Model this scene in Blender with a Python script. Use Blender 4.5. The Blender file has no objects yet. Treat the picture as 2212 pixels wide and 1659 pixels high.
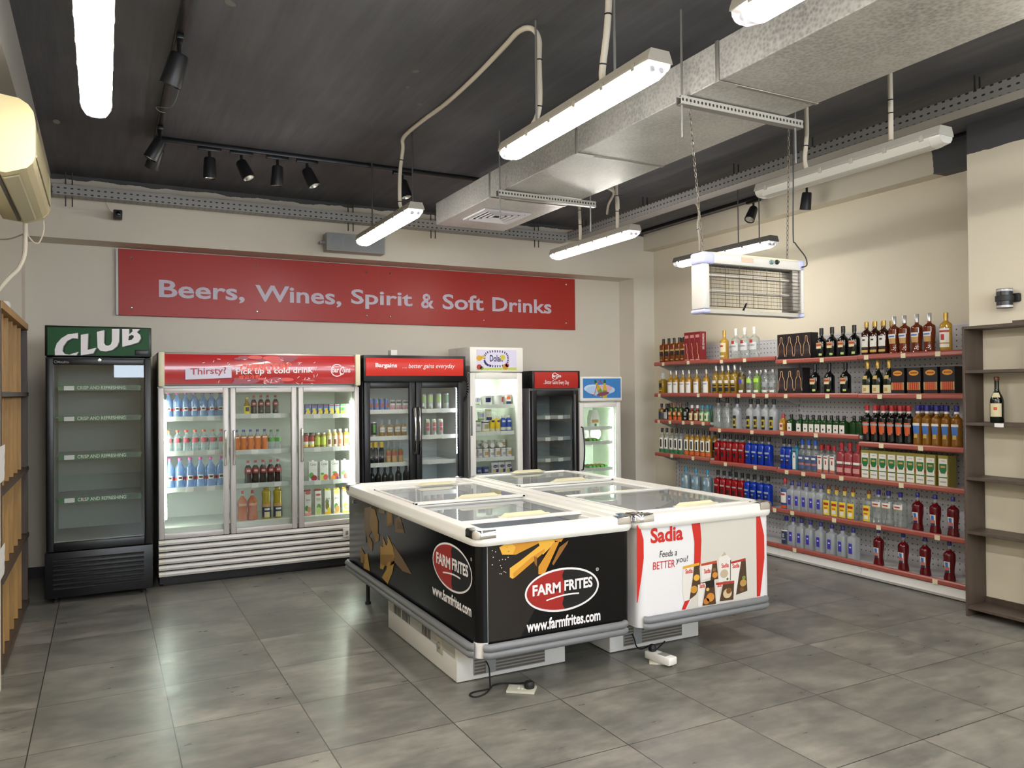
import bpy, bmesh, math, random
from mathutils import Vector, Matrix
random.seed(7)
SC = bpy.context.scene
COL = SC.collection
PI = math.pi

# ---------------------------------------------------------------- camera, world, exposure
CAMZ = 1.601
FPX, YAW, PITCH, ROLL = 1693.908, math.radians(27.54466), math.radians(0.49969), math.radians(-0.5355)
FW = Vector((math.sin(YAW)*math.cos(PITCH), math.cos(YAW)*math.cos(PITCH), math.sin(PITCH)))
R0 = Vector((math.cos(YAW), -math.sin(YAW), 0)); U0 = R0.cross(FW)
RT = R0*math.cos(ROLL)+U0*math.sin(ROLL); UP = -R0*math.sin(ROLL)+U0*math.cos(ROLL)
cam = bpy.data.cameras.new('camera'); camo = bpy.data.objects.new('camera', cam); COL.objects.link(camo)
cam.sensor_width = 36; cam.lens = FPX/2212*36; cam.clip_start = .05; cam.clip_end = 100
M3 = Matrix((RT, UP, -FW)).transposed()
camo.matrix_world = Matrix.Translation((0, 0, CAMZ)) @ M3.to_4x4()
SC.camera = camo
W = bpy.data.worlds.new('world'); SC.world = W; W.use_nodes = True
W.node_tree.nodes['Background'].inputs[0].default_value = (.75, .87, 1, 1)
W.node_tree.nodes['Background'].inputs[1].default_value = 2.0
SC.view_settings.view_transform = 'Standard'; SC.view_settings.look = 'None'
SC.view_settings.exposure = 2.8; SC.view_settings.gamma = 1; SC.view_settings.use_curve_mapping = False
SC.cycles.transparent_max_bounces = 24; SC.cycles.max_bounces = 8
SC.cycles.caustics_reflective = False; SC.cycles.caustics_refractive = False
LAMP = 8.0       # radiance of a lit tube diffuser
LED = 9.0        # radiance of the cooler light strips

# world point seen at pixel (px,py) of the 2212x1659 frame on the plane x= / y= / z=
def ray(px, py): return FW + RT*((px-1106)/FPX) - UP*((py-829.5)/FPX)
def at_x(px, py, x): d = ray(px, py); return d*(x/d.x)+Vector((0, 0, CAMZ))
def at_y(px, py, y): d = ray(px, py); return d*(y/d.y)+Vector((0, 0, CAMZ))
def at_z(px, py, z): d = ray(px, py); return d*((z-CAMZ)/d.z)+Vector((0, 0, CAMZ))

# ---------------------------------------------------------------- materials
def lin(c):
    if isinstance(c, str):
        c = [int(c[i:i+2], 16)/255 for i in (0, 2, 4)]
    return tuple((x/12.92 if x <= .04045 else ((x+.055)/1.055)**2.4) for x in c)+(1,)
MATS = {}
def nt(name):
    m = bpy.data.materials.new(name); m.use_nodes = True
    return m, m.node_tree.nodes, m.node_tree.links, m.node_tree.nodes['Principled BSDF']
def mat(name, c, rough=.5, metal=0, noise=0, nscale=8, emit=0, spec=.5, coat=0):
    if name in MATS: return MATS[name]
    m, N, L, b = nt(name); c = lin(c)
    b.inputs['Base Color'].default_value = c; b.inputs['Roughness'].default_value = rough
    b.inputs['Metallic'].default_value = metal; b.inputs['Specular IOR Level'].default_value = spec
    b.inputs['Coat Weight'].default_value = coat
    if noise:
        t = N.new('ShaderNodeTexNoise'); t.inputs['Scale'].default_value = nscale; t.inputs['Detail'].default_value = 6
        g = N.new('ShaderNodeNewGeometry'); L.new(g.outputs['Position'], t.inputs['Vector'])
        r = N.new('ShaderNodeMix'); r.data_type = 'RGBA'
        r.inputs[6].default_value = tuple(x*(1-noise) for x in c[:3])+(1,)
        r.inputs[7].default_value = tuple(min(1, x*(1+noise)) for x in c[:3])+(1,)
        L.new(t.outputs[0], r.inputs[0]); L.new(r.outputs[2], b.inputs['Base Color'])
    if emit:
        b.inputs['Emission Color'].default_value = c; b.inputs['Emission Strength'].default_value = emit
    MATS[name] = m; return m
def glassy(name, tint=(1, 1, 1), refl=.08, rough=.02, body=0, bodycol=(1, 1, 1), edge=.35):
    """thin clear material: transparent, a little body colour, fresnel gloss"""
    if name in MATS: return MATS[name]
    m = bpy.data.materials.new(name); m.use_nodes = True
    N = m.node_tree.nodes; L = m.node_tree.links; N.clear()
    o = N.new('ShaderNodeOutputMaterial'); t = N.new('ShaderNodeBsdfTransparent'); t.inputs[0].default_value = tuple(tint)+(1,)
    g = N.new('ShaderNodeBsdfGlossy'); g.inputs['Roughness'].default_value = rough
    lw = N.new('ShaderNodeLayerWeight'); lw.inputs[0].default_value = .25
    mr = N.new('ShaderNodeMapRange'); mr.inputs[3].default_value = refl; mr.inputs[4].default_value = refl+edge
    L.new(lw.outputs['Fresnel'], mr.inputs[0])
    x = N.new('ShaderNodeMixShader'); L.new(mr.outputs[0], x.inputs[0])
    if body:
        d = N.new('ShaderNodeBsdfDiffuse'); d.inputs[0].default_value = tuple(bodycol)+(1,)
        y = N.new('ShaderNodeMixShader'); y.inputs[0].default_value = body
        L.new(t.outputs[0], y.inputs[1]); L.new(d.outputs[0], y.inputs[2]); L.new(y.outputs[0], x.inputs[1])
    else:
        L.new(t.outputs[0], x.inputs[1])
    L.new(g.outputs[0], x.inputs[2]); L.new(x.outputs[0], o.inputs[0])
    MATS[name] = m; return m
def mth(N, L, op, a, b=None):
    n = N.new('ShaderNodeMath'); n.operation = op
    for i, v in enumerate((a, b)):
        if v is None: continue
        if isinstance(v, (int, float)): n.inputs[i].default_value = v
        else: L.new(v, n.inputs[i])
    return n.outputs[0]
def position(N, L):
    g = N.new('ShaderNodeNewGeometry'); s = N.new('ShaderNodeSeparateXYZ'); L.new(g.outputs['Position'], s.inputs[0])
    return g.outputs['Position'], s.outputs
def noise(N, L, vec, scale, detail=5, sx=1, sy=1, sz=1, rough=.55):
    mp = N.new('ShaderNodeMapping'); mp.inputs['Scale'].default_value = (sx, sy, sz); L.new(vec, mp.inputs[0])
    t = N.new('ShaderNodeTexNoise'); t.inputs['Scale'].default_value = scale; t.inputs['Detail'].default_value = detail
    t.inputs['Roughness'].default_value = rough
    L.new(mp.outputs[0], t.inputs['Vector']); return t.outputs[0]
def ramp(N, L, fac, stops):
    r = N.new('ShaderNodeValToRGB'); L.new(fac, r.inputs[0]); e = r.color_ramp.elements
    e[0].position, e[0].color = stops[0][0], lin(stops[0][1]); e[1].position, e[1].color = stops[-1][0], lin(stops[-1][1])
    for p, c in stops[1:-1]:
        q = e.new(p); q.color = lin(c)
    return r.outputs[0]
def mixc(N, L, f, a, b):
    r = N.new('ShaderNodeMix'); r.data_type = 'RGBA'
    for i, v in ((0, f), (6, a), (7, b)):
        if isinstance(v, (int, float)): r.inputs[i].default_value = v
        elif isinstance(v, tuple): r.inputs[i].default_value = v
        else: L.new(v, r.inputs[i])
    return r.outputs[2]
def bump(N, L, b, h, s=.1, d=.02):
    n = N.new('ShaderNodeBump'); n.inputs['Strength'].default_value = s; n.inputs['Distance'].default_value = d
    L.new(h, n.inputs['Height']); L.new(n.outputs[0], b.inputs['Normal'])

def m_floor():
    m, N, L, b = nt('slate_tile'); P, s = position(N, L)
    tx = mth(N, L, 'DIVIDE', mth(N, L, 'ADD', s[0], .306+36), .6); ty = mth(N, L, 'DIVIDE', mth(N, L, 'ADD', s[1], 60*.5974-4.704), .5974)
    def edge(t):
        f = mth(N, L, 'FRACT', t); return mth(N, L, 'MINIMUM', f, mth(N, L, 'SUBTRACT', 1, f))
    e = mth(N, L, 'MINIMUM', edge(tx), edge(ty)); grout = mth(N, L, 'LESS_THAN', e, .0042)
    cell = N.new('ShaderNodeCombineXYZ'); L.new(mth(N, L, 'FLOOR', tx), cell.inputs[0]); L.new(mth(N, L, 'FLOOR', ty), cell.inputs[1])
    wn = N.new('ShaderNodeTexWhiteNoise'); wn.noise_dimensions = '3D'; L.new(cell.outputs[0], wn.inputs['Vector'])
    off = N.new('ShaderNodeVectorMath'); off.operation = 'MULTIPLY_ADD'; L.new(wn.outputs['Color'], off.inputs[0]); off.inputs[1].default_value = (9, 9, 9); L.new(P, off.inputs[2])
    n1 = noise(N, L, off.outputs[0], 2.2, 8, 1, 1.35, 1, .62); n2 = noise(N, L, off.outputs[0], 11, 6, .5, 1.5, 1, .6)
    f = mth(N, L, 'ADD', mth(N, L, 'MULTIPLY', n1, .65), mth(N, L, 'MULTIPLY', n2, .35))
    c = ramp(N, L, f, [(.32, '53534f'), (.46, '6a6963'), (.55, '7e7b73'), (.68, '97938a')])
    tint = mixc(N, L, mth(N, L, 'MULTIPLY', wn.outputs['Value'], .30), c, lin('5a5955'))
    L.new(mixc(N, L, grout, tint, lin('2c2b29')), b.inputs['Base Color'])
    L.new(mth(N, L, 'ADD', .2, mth(N, L, 'MULTIPLY', n2, .24)), b.inputs['Roughness'])
    b.inputs['Specular IOR Level'].default_value = .5
    bump(N, L, b, mth(N, L, 'SUBTRACT', f, mth(N, L, 'MULTIPLY', grout, .5)), .12, .01)
    return m
def m_ceiling():
    m, N, L, b = nt('dark_painted_concrete'); P, s = position(N, L)
    n1 = noise(N, L, P, .9, 6); n2 = noise(N, L, P, 5, 6, 3, .25, 1)
    f = mth(N, L, 'ADD', mth(N, L, 'MULTIPLY', n1, .6), mth(N, L, 'MULTIPLY', n2, .4))
    c = ramp(N, L, f, [(.34, '45454a'), (.5, '525256'), (.66, '606064')])
    v = noise(N, L, P, 2.3, 2, 1, 1, 1); sp = mth(N, L, 'GREATER_THAN', noise(N, L, P, 7.0, 1, 1, .6, 1), .80)
    L.new(mixc(N, L, mth(N, L, 'MULTIPLY', sp, .35), c, lin('8a8880')), b.inputs['Base Color'])
    b.inputs['Roughness'].default_value = .75; bump(N, L, b, n2, .25, .02); return m
def m_wall(name, c, paint=None, axis=2, lim=0, jag=.03, greater=True):
    """plaster; beyond `lim` along an axis the same surface is painted charcoal with a ragged edge"""
    m, N, L, b = nt(name); P, s = position(N, L)
    n1 = noise(N, L, P, .7, 4); n2 = noise(N, L, P, 60, 3)
    cc = lin(c); col = mixc(N, L, n1, tuple(x*.94 for x in cc[:3])+(1,), tuple(x*1.05 for x in cc[:3])+(1,))
    if paint:
        e = mth(N, L, 'ADD', s[axis], mth(N, L, 'MULTIPLY', mth(N, L, 'SUBTRACT', noise(N, L, P, 5, 6), .5), jag*2))
        col = mixc(N, L, mth(N, L, 'GREATER_THAN' if greater else 'LESS_THAN', e, lim), col, lin(paint))
    L.new(col, b.inputs['Base Color']); b.inputs['Roughness'].default_value = .62
    bump(N, L, b, n2, .06, .004); return m
def m_wood(name, c1, c2, sx=1, sy=1, sz=12, scale=3, rough=.45):
    m, N, L, b = nt(name); P, s = position(N, L)
    f = noise(N, L, P, scale, 8, sx, sy, sz, .6)
    L.new(ramp(N, L, f, [(.3, c1), (.7, c2)]), b.inputs['Base Color']); b.inputs['Roughness'].default_value = rough; return m
def m_galv():
    m, N, L, b = nt('galvanised_sheet'); P, s = position(N, L)
    v = N.new('ShaderNodeTexVoronoi'); v.inputs['Scale'].default_value = 55; L.new(P, v.inputs['Vector'])
    n = noise(N, L, P, 3, 4)
    f = mth(N, L, 'ADD', mth(N, L, 'MULTIPLY', v.outputs['Distance'], .5), mth(N, L, 'MULTIPLY', n, .6))
    L.new(ramp(N, L, f, [(.25, '9d9d99'), (.7, 'c6c5c0')]), b.inputs['Base Color'])
    b.inputs['Metallic'].default_value = .55
    L.new(mth(N, L, 'ADD', .30, mth(N, L, 'MULTIPLY', v.outputs['Distance'], .3)), b.inputs['Roughness'])
    bump(N, L, b, noise(N, L, P, 9, 3, 2.5, .7, 1), .12, .01); return m
def m_dots(name, base, dot, a1, a2, p1, p2, r, rough=.5, metal=0, o1=0, o2=0):
    """sheet with a regular grid of holes; a1,a2 the two axes, p1,p2 the pitch"""
    m, N, L, b = nt(name); P, s = position(N, L)
    def q(ax, p, o):
        f = mth(N, L, 'FRACT', mth(N, L, 'DIVIDE', mth(N, L, 'ADD', s[ax], 40+o), p)); return mth(N, L, 'MULTIPLY', mth(N, L, 'SUBTRACT', f, .5), p)
    u, v = q(a1, p1, o1), q(a2, p2, o2)
    ru, rv = r
    d = mth(N, L, 'ADD', mth(N, L, 'POWER', mth(N, L, 'DIVIDE', mth(N, L, 'ABSOLUTE', u), ru), 3), mth(N, L, 'POWER', mth(N, L, 'DIVIDE', mth(N, L, 'ABSOLUTE', v), rv), 3))
    h = mth(N, L, 'LESS_THAN', d, 1)
    L.new(mixc(N, L, h, lin(base), lin(dot)), b.inputs['Base Color'])
    b.inputs['Roughness'].default_value = rough; b.inputs['Metallic'].default_value = metal; return m
def m_emit(name, c, s):
    m = bpy.data.materials.new(name); m.use_nodes = True; N = m.node_tree.nodes; N.clear()
    o = N.new('ShaderNodeOutputMaterial'); e = N.new('ShaderNodeEmission'); e.inputs[0].default_value = lin(c); e.inputs[1].default_value = s
    m.node_tree.links.new(e.outputs[0], o.inputs[0]); return m

FLOOR = m_floor(); CEIL = m_ceiling()
WALL = m_wall('beige_plaster', 'd6cfc2')
WALLW = m_wall('warm_plaster', 'd8cfbb')
GALV = m_galv()
PINE = m_wood('pine', '937040', 'b38c55', 6, 6, .6, 4); DARKWOOD = m_wood('dark_laminate', '463c35', '57493f', 5, 5, .5, 4)
BLACK = mat('black_plastic', '0d0d10', .35); BLACKM = mat('black_matt', '131315', .55); WHITE = mat('white_enamel', 'dcdad6', .35)
WHITE2 = mat('white_plastic', 'e4e2dc', .4); CREAM = mat('cream_plastic', 'd9d3b4', .4); CHROME = mat('chrome', 'c9c9cc', .12, 1)
STEEL = mat('brushed_steel', '9a9793', .35, .75); ALUH = mat('handle_silver', 'c4c1bd', .25, .8); ALU = mat('aluminium', 'a8a5a3', .4, .6); GREYR = mat('grey_rubber', '75777a', .45)
RED = mat('sign_red', 'a92f28', .36, spec=.3); REDG = mat('gloss_red', 'b41f22', .18, coat=.5); LAV = mat('sign_letter', 'c6bccb', .5)
TXTW = mat('print_white', 'e6e2e4', .45); VINYLK = mat('black_vinyl', '08080a', .18, spec=.3); GREYP = mat('grey_plastic', '8b8d8c', .5)
RAIL = mat('red_rail', '9a4f44', .3); TAG = mat('price_tag', 'd9cfae', .5); SHELFW = mat('shelf_white', 'c9c8c8', .4)
DARKIN = mat('dark_recess', '1a1a1c', .6); WIREW = mat('wire_white', 'd6d6d2', .4); CONDUIT = mat('conduit_white', 'cdc4b4', .5)
PANE = glassy('cooler_pane', (.93, .95, .94), .035, .01, edge=.3)
LIDG = glassy('lid_glass', (.93, .95, .94), .10, .01, .28, (.86, .89, .89), .85)
CLEAR = glassy('clear_glass', (.90, .93, .92), .07, .03, .10, (.75, .8, .78), .4)
PET = glassy('clear_pet', (.86, .92, .95), .06, .05, .12, (.7, .8, .85), .4)
FROST = glassy('frosted_glass', (.8, .83, .86), .05, .2, .35, (.72, .75, .78), .25)
TUBEM = m_emit('lit_diffuser', 'fffaf3', LAMP); TUBEM2 = m_emit('lit_diffuser_single', 'fffaf0', LAMP*.45); LEDM = m_emit('led_strip', 'f2fff0', LED); LEDC = m_emit('led_strip_cool', 'f0f8ff', LED)
DIFOFF = mat('unlit_diffuser', 'c7c6c0', .3); ENDCAP = glassy('end_cap_clear', (.85, .85, .9), .1, .1, .45, (.8, .8, .86))

# ---------------------------------------------------------------- mesh helper
FONTS = {}
def text_mesh(s, bold, spacing):
    k = (s, bold, spacing)
    if k not in FONTS:
        cu = bpy.data.curves.new('t', 'FONT'); cu.body = s; cu.offset = bold; cu.resolution_u = 3; cu.space_character = spacing
        ob = bpy.data.objects.new('t', cu); COL.objects.link(ob)
        me = bpy.data.meshes.new_from_object(ob)
        v = [tuple(x.co) for x in me.vertices]; f = [tuple(p.vertices) for p in me.polygons]
        bpy.data.objects.remove(ob); bpy.data.curves.remove(cu); bpy.data.meshes.remove(me)
        x0 = min(p[0] for p in v); x1 = max(p[0] for p in v); y0 = min(p[1] for p in v); y1 = max(p[1] for p in v)
        FONTS[k] = (v, f, x0, x1, y0, y1)
    return FONTS[k]
class MB:
    def __init__(s): s.v = []; s.f = []; s.mi = []; s.mats = []; s.sm = []
    def idx(s, m):
        if m not in s.mats: s.mats.append(m)
        return s.mats.index(m)
    def add(s, vs, fs, m, smooth=False):
        o = len(s.v); s.v += [tuple(p) for p in vs]; i = s.idx(m)
        for f in fs: s.f.append(tuple(o+k for k in f)); s.mi.append(i); s.sm.append(smooth)
    def box(s, x0, x1, y0, y1, z0, z1, m, bev=0, seg=2):
        x0, x1 = min(x0, x1), max(x0, x1); y0, y1 = min(y0, y1), max(y0, y1); z0, z1 = min(z0, z1), max(z0, z1)
        if bev:
            bev = min(bev, (x1-x0)*.49, (y1-y0)*.49, (z1-z0)*.49)
            bm = bmesh.new(); bmesh.ops.create_cube(bm, size=1)
            for v in bm.verts: v.co = ((x0+x1)/2+v.co.x*(x1-x0), (y0+y1)/2+v.co.y*(y1-y0), (z0+z1)/2+v.co.z*(z1-z0))
            bmesh.ops.bevel(bm, geom=bm.edges[:], offset=bev, segments=seg, affect='EDGES', profile=.5)
            bm.verts.index_update(); s.add([v.co[:] for v in bm.verts], [[v.index for v in f.verts] for f in bm.faces], m, True); bm.free()
        else:
            s.add([(x0, y0, z0), (x1, y0, z0), (x1, y1, z0), (x0, y1, z0), (x0, y0, z1), (x1, y0, z1), (x1, y1, z1), (x0, y1, z1)],
                  [(3, 2, 1, 0), (4, 5, 6, 7), (0, 1, 5, 4), (1, 2, 6, 5), (2, 3, 7, 6), (3, 0, 4, 7)], m)
        return s
    def poly(s, pts, m): s.add(pts, [tuple(range(len(pts)))], m); return s
    def prism(s, pts, vec, m, smooth=False):
        n = len(pts); v = Vector(vec); a = [Vector(p) for p in pts]
        s.add([tuple(p) for p in a]+[tuple(p+v) for p in a], [tuple(range(n))[::-1], tuple(range(n, 2*n))]+[(i, (i+1) % n, n+(i+1) % n, n+i) for i in range(n)], m, smooth); return s
    def lathe(s, prof, m, c=(0, 0, 0), seg=20, sq=2, axis='z', fill=None, m2=None):
        vs = []; n = len(prof)
        for r, z in prof:
            for k in range(seg):
                t = 2*PI*(k+.5)/seg; e = sq
                rr = r*((abs(math.cos(t))**e+abs(math.sin(t))**e)**(-1/e)) if sq != 2 else r
                p = (rr*math.cos(t), rr*math.sin(t), z)
                if axis == 'y': p = (p[0], p[2], p[1])
                if axis == 'x': p = (p[2], p[0], p[1])
                vs.append((p[0]+c[0], p[1]+c[1], p[2]+c[2]))
        lo = []; hi = []
        for i in range(n-1):
            tgt = hi if (fill is not None and (prof[i][1]+prof[i+1][1])/2 > fill) else lo
            for k in range(seg):
                q = (i*seg+k, i*seg+(k+1) % seg, (i+1)*seg+(k+1) % seg, (i+1)*seg+k)
                tgt.append(q if axis != 'y' else q[::-1])
        o = len(s.v); s.v += vs
        for fl, mm in ((lo, m), (hi, m2)):
            if not fl: continue
            i = s.idx(mm)
            for f in fl: s.f.append(tuple(o+k for k in f)); s.mi.append(i); s.sm.append(True)
        return s
    def cyl(s, a, b, r, m, seg=12, r2=None):
        return s.tube([a, b], r, m, seg, r2)
    def tube(s, pts, r, m, seg=8, r2=None):
        pts = [Vector(p) for p in pts]; n = len(pts); vs = []; prev = None
        for i, p in enumerate(pts):
            d = (pts[min(i+1, n-1)]-pts[max(i-1, 0)]).normalized()
            u = d.cross(Vector((0, 0, 1))) if prev is None else prev-d*prev.dot(d)
            if u.length < 1e-4: u = d.cross(Vector((1, 0, 0)))
            u.normalize(); w = d.cross(u); prev = u
            rr = r if r2 is None else r+(r2-r)*i/(n-1)
            vs += [tuple(p+u*rr*math.cos(2*PI*k/seg)+w*rr*math.sin(2*PI*k/seg)) for k in range(seg)]
        fs = [(i*seg+k, i*seg+(k+1) % seg, (i+1)*seg+(k+1) % seg, (i+1)*seg+k) for i in range(n-1) for k in range(seg)]
        s.add(vs, fs, m, True); o = len(s.v)-len(vs)
        s.f.append(tuple(o+k for k in range(seg))[::-1]); s.f.append(tuple(o+(n-1)*seg+k for k in range(seg)))
        s.mi += [s.idx(m)]*2; s.sm += [False]*2; return s
    def frame(s, x0, x1, y0, y1, z0, z1, w, m, bev=.004, wb=None):
        """four sided frame in the xz plane"""
        wb = wb or w
        s.box(x0, x0+w, y0, y1, z0, z1, m, bev); s.box(x1-w, x1, y0, y1, z0, z1, m, bev)
        s.box(x0+w, x1-w, y0, y1, z1-w, z1, m, bev); s.box(x0+w, x1-w, y0, y1, z0, z0+wb, m, bev); return s
    def text(s, string, o, u, v, w, h, m, bold=0, shear=0, spacing=1, full=True, bend=None):
        """text stretched to w x h from corner o along unit axes u (reading) and v (up); bend = (radius) wraps on a z cylinder round o"""
        vs, fs, x0, x1, y0, y1 = text_mesh(string, bold, spacing)
        o = Vector(o); u = Vector(u); v = Vector(v); out = []
        for p in vs:
            b = (p[1]-y0)/(y1-y0)*h; a = (p[0]-x0)/(x1-x0)*w+shear*b
            if bend: t = (a-w/2)/bend; out.append((o[0]+bend*math.sin(t), o[1]-bend*math.cos(t), o[2]+b))
            else: out.append(tuple(o+u*a+v*b))
        s.add(out, fs, m); return s
    def ellipse(s, c, u, v, a, b, m, n=36, a0=0, a1=2*PI):
        c = Vector(c); u = Vector(u); v = Vector(v)
        s.poly([tuple(c+u*a*math.cos(a0+(a1-a0)*k/n)+v*b*math.sin(a0+(a1-a0)*k/n)) for k in range(n if a1-a0 > 6.2 else n+1)], m); return s
    def ring(s, c, u, v, a, b, w, m, n=36, a0=0, a1=2*PI):
        c = Vector(c); u = Vector(u); v = Vector(v); P = []
        for k in range(n+1):
            t = a0+(a1-a0)*k/n
            P.append(c+u*a*math.cos(t)+v*b*math.sin(t)); P.append(c+u*(a-w)*math.cos(t)+v*(b-w)*math.sin(t))
        s.add([tuple(p) for p in P], [(2*k, 2*k+1, 2*k+3, 2*k+2) for k in range(n)], m); return s
    def build(s, name, parent=None, angle=.7):
        o = Vector((0, 0, 0)); q = parent
        while q is not None: o += q.location; q = q.parent
        me = bpy.data.meshes.new(name); me.from_pydata([(p[0]-o.x, p[1]-o.y, p[2]-o.z) for p in s.v], [], s.f)
        for m in s.mats: me.materials.append(m)
        me.polygons.foreach_set('material_index', s.mi); me.polygons.foreach_set('use_smooth', s.sm)
        if any(s.sm): me.set_sharp_from_angle(angle=angle)
        me.update()
        ob = bpy.data.objects.new(name, me); COL.objects.link(ob); ob.parent = parent; return ob
def tag(o, label, cat, group=None):
    o['label'] = label; o['category'] = cat
    if group: o['group'] = group
    return o
def thing(name, label, cat, loc=(0, 0, 0), group=None):
    o = bpy.data.objects.new(name, None); COL.objects.link(o); o.location = loc; o.empty_display_size = .05
    return tag(o, label, cat, group)
def struct(name, mb):
    o = mb.build(name); o['kind'] = 'structure'; return o
KIDS = {}
def dup(root, loc, rotz=0):
    """a copy of a thing with copies of its parts and sub-parts (mesh data shared)"""
    r = root.copy(); COL.objects.link(r); r.location = loc; r.rotation_euler = (0, 0, rotz)
    for ch in KIDS[root.name]:
        c = ch.copy(); COL.objects.link(c); c.parent = r
    return r
ORD = 'first second third fourth fifth sixth seventh eighth ninth tenth eleventh twelfth'.split()
NUM = 'zero one two three four five six seven eight nine ten eleven twelve'.split()
X_, Y_, Z_ = Vector((1, 0, 0)), Vector((0, 1, 0)), Vector((0, 0, 1))

# ---------------------------------------------------------------- the room
XW, YF, YB, ZC = 6.0, 7.715, 8.02, 3.49         # right wall, wall face above the recess, recess back, ceiling
ZS = 2.945                                        # recess head
b = MB(); b.box(-3, 8, -4, YB+.2, -.1, 0, FLOOR); struct('floor', b)
b = MB(); b.box(-3, 8, -4, YB+.2, ZC, ZC+.15, CEIL); struct('ceiling', b)
SOFF = m_wall('back_plaster', 'd4ccbe', '4a4a4d', 2, ZC-.035, .04)
b = MB(); b.box(-3, 8, YB, YB+.2, 0, ZS, WALL); struct('wall_back', b)
b = MB(); b.box(-3, XW, YF, YB+.2, ZS, ZC, SOFF); struct('wall_back_upper', b)
b = MB(); b.box(5.697, XW, YF, YB, 0, ZS, WALL); struct('wall_back_pier', b)
b = MB(); b.box(-3, -.6, YF, YB, 0, ZS, WALL); struct('wall_back_pier_left', b)
b = MB(); b.box(XW, XW+.2, 3.3, YB+.2, 0, ZC, m_wall('right_plaster', 'cfc7b4', '4a4a4d', 2, 3.30, .01)); struct('wall_right', b)
RB = m_wall('right_beam_paint', 'cdc5b4', '4a4a4d', 1, 3.95, .05, False)
b = MB(); b.box(5.85, XW, 3.49, YF, 3.29, ZC, RB); struct('trim_1', b)
b = MB(); b.box(5.55, XW+.2, -4, 3.49, 0, ZC, m_wall('pillar_plaster', 'd9d0bc', '4a4a4d', 2, 3.28, .02)); struct('wall_right_pillar', b)
b = MB(); b.box(-1.05, -.85, -4, YF, 0, ZC, WALLW); struct('wall_left', b)
b = MB(); b.box(-.85, -.5, 3.6, 5.1, 0, ZC, WALLW); struct('wall_left_pier', b)
LB = m_wall('left_beam_paint', 'c6bda8', '8c8a84', 1, 6.3, .25, False)
b = MB(); b.box(-.85, -.39, 0, YF, 3.15, ZC, LB); struct('trim_2', b)
b = MB(); b.box(-.6, 5.69, YB-.015, YB, 0, .1, mat('skirting_black', '17171a', .5)); struct('baseboard_back', b)
b = MB(); b.box(5.985, XW, 3.5, YF, 0, .1, MATS['skirting_black']); struct('baseboard_right', b)
# mark on the ceiling paint
b = MB(); p = at_z(122, 263, ZC-.002); b.ellipse(p, X_, Y_, .022, .05, mat('chip', '8d8b86', .7)); o = struct('trim_3', b)

# shop end behind the viewer, with an unseen high opening added for fill daylight
b = MB(); b.box(-1.05, 6.2, -4.2, -4.0, 0, 1.95, WALLW); b.box(-1.05, 6.2, -4.2, -4.0, 3.2, ZC, WALLW); b.box(-1.05, .2, -4.2, -4.0, 1.95, 3.2, WALLW); b.box(5.3, 6.2, -4.2, -4.0, 1.95, 3.2, WALLW); struct('wall_front', b)
# ---------------------------------------------------------------- wall sign
sg = thing('wall_sign', 'long red sign reading Beers, Wines, Spirit & Soft Drinks in the wall recess', 'sign', (2.6, YB, 2.33))
b = MB(); b.box(.127, 5.03, 7.985, YB-.002, 2.325, 2.934, RED, .003, 1); b.box(.108, .127, 7.983, YB-.002, 2.325, 2.934, mat('sign_edge', 'c9c7c4', .4)); b.build('panel', sg)
for s, xa, xb, ya, yb in (('Beers,', 343.4, 528.4, 591.7, 649), ('Wines,', 551.4, 737.2, 602, 657.5), ('Spirit', 758.4, 890.9, 613, 660), ('&', 909.5, 937.4, 622, 658), ('Soft', 956, 1044.9, 625.5, 663.5), ('Drinks', 1063.4, 1191, 631, 669.8)):
    pa, pb = at_y(xa, (ya+yb)/2, 7.984), at_y(xb, (ya+yb)/2, 7.984)
    desc = ',' in s or 'p' in s; z0 = 2.508-(.032 if ',' in s else .033 if 'p' in s else .002); z1 = 2.667+(.008 if s in ('Spirit', 'Soft') else 0)
    b = MB(); b.text(s, (pa.x, 7.9843, z0), X_, Z_, pb.x-pa.x, z1-z0, LAV, .02); b.build('lettering', sg)
for x, z in ((284.4, 556.5), (285, 665), (554.4, 571.2), (555.5, 673.2), (791.6, 587.4), (792.4, 682.2), (842.6, 590.5), (843, 683.9), (1044.5, 604.4), (1045, 692.2), (1223, 614.7), (1223, 697.7)):
    p = at_y(x, z, 7.984); b = MB(); b.lathe([(.011, 0), (.011, -.004), (.006, -.009), (0, -.009)], CHROME, (p.x, 7.985, p.z), 10, axis='y'); b.build('mounting_screw', sg)
for px in (818, 925): p = at_y(px, 650, 7.985); b = MB(); b.box(p.x-.002, p.x+.002, 7.9842, 7.9848, 2.327, 2.93, mat('seam', '9c2f29', .4)); b.build('panel_seam', sg)

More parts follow.
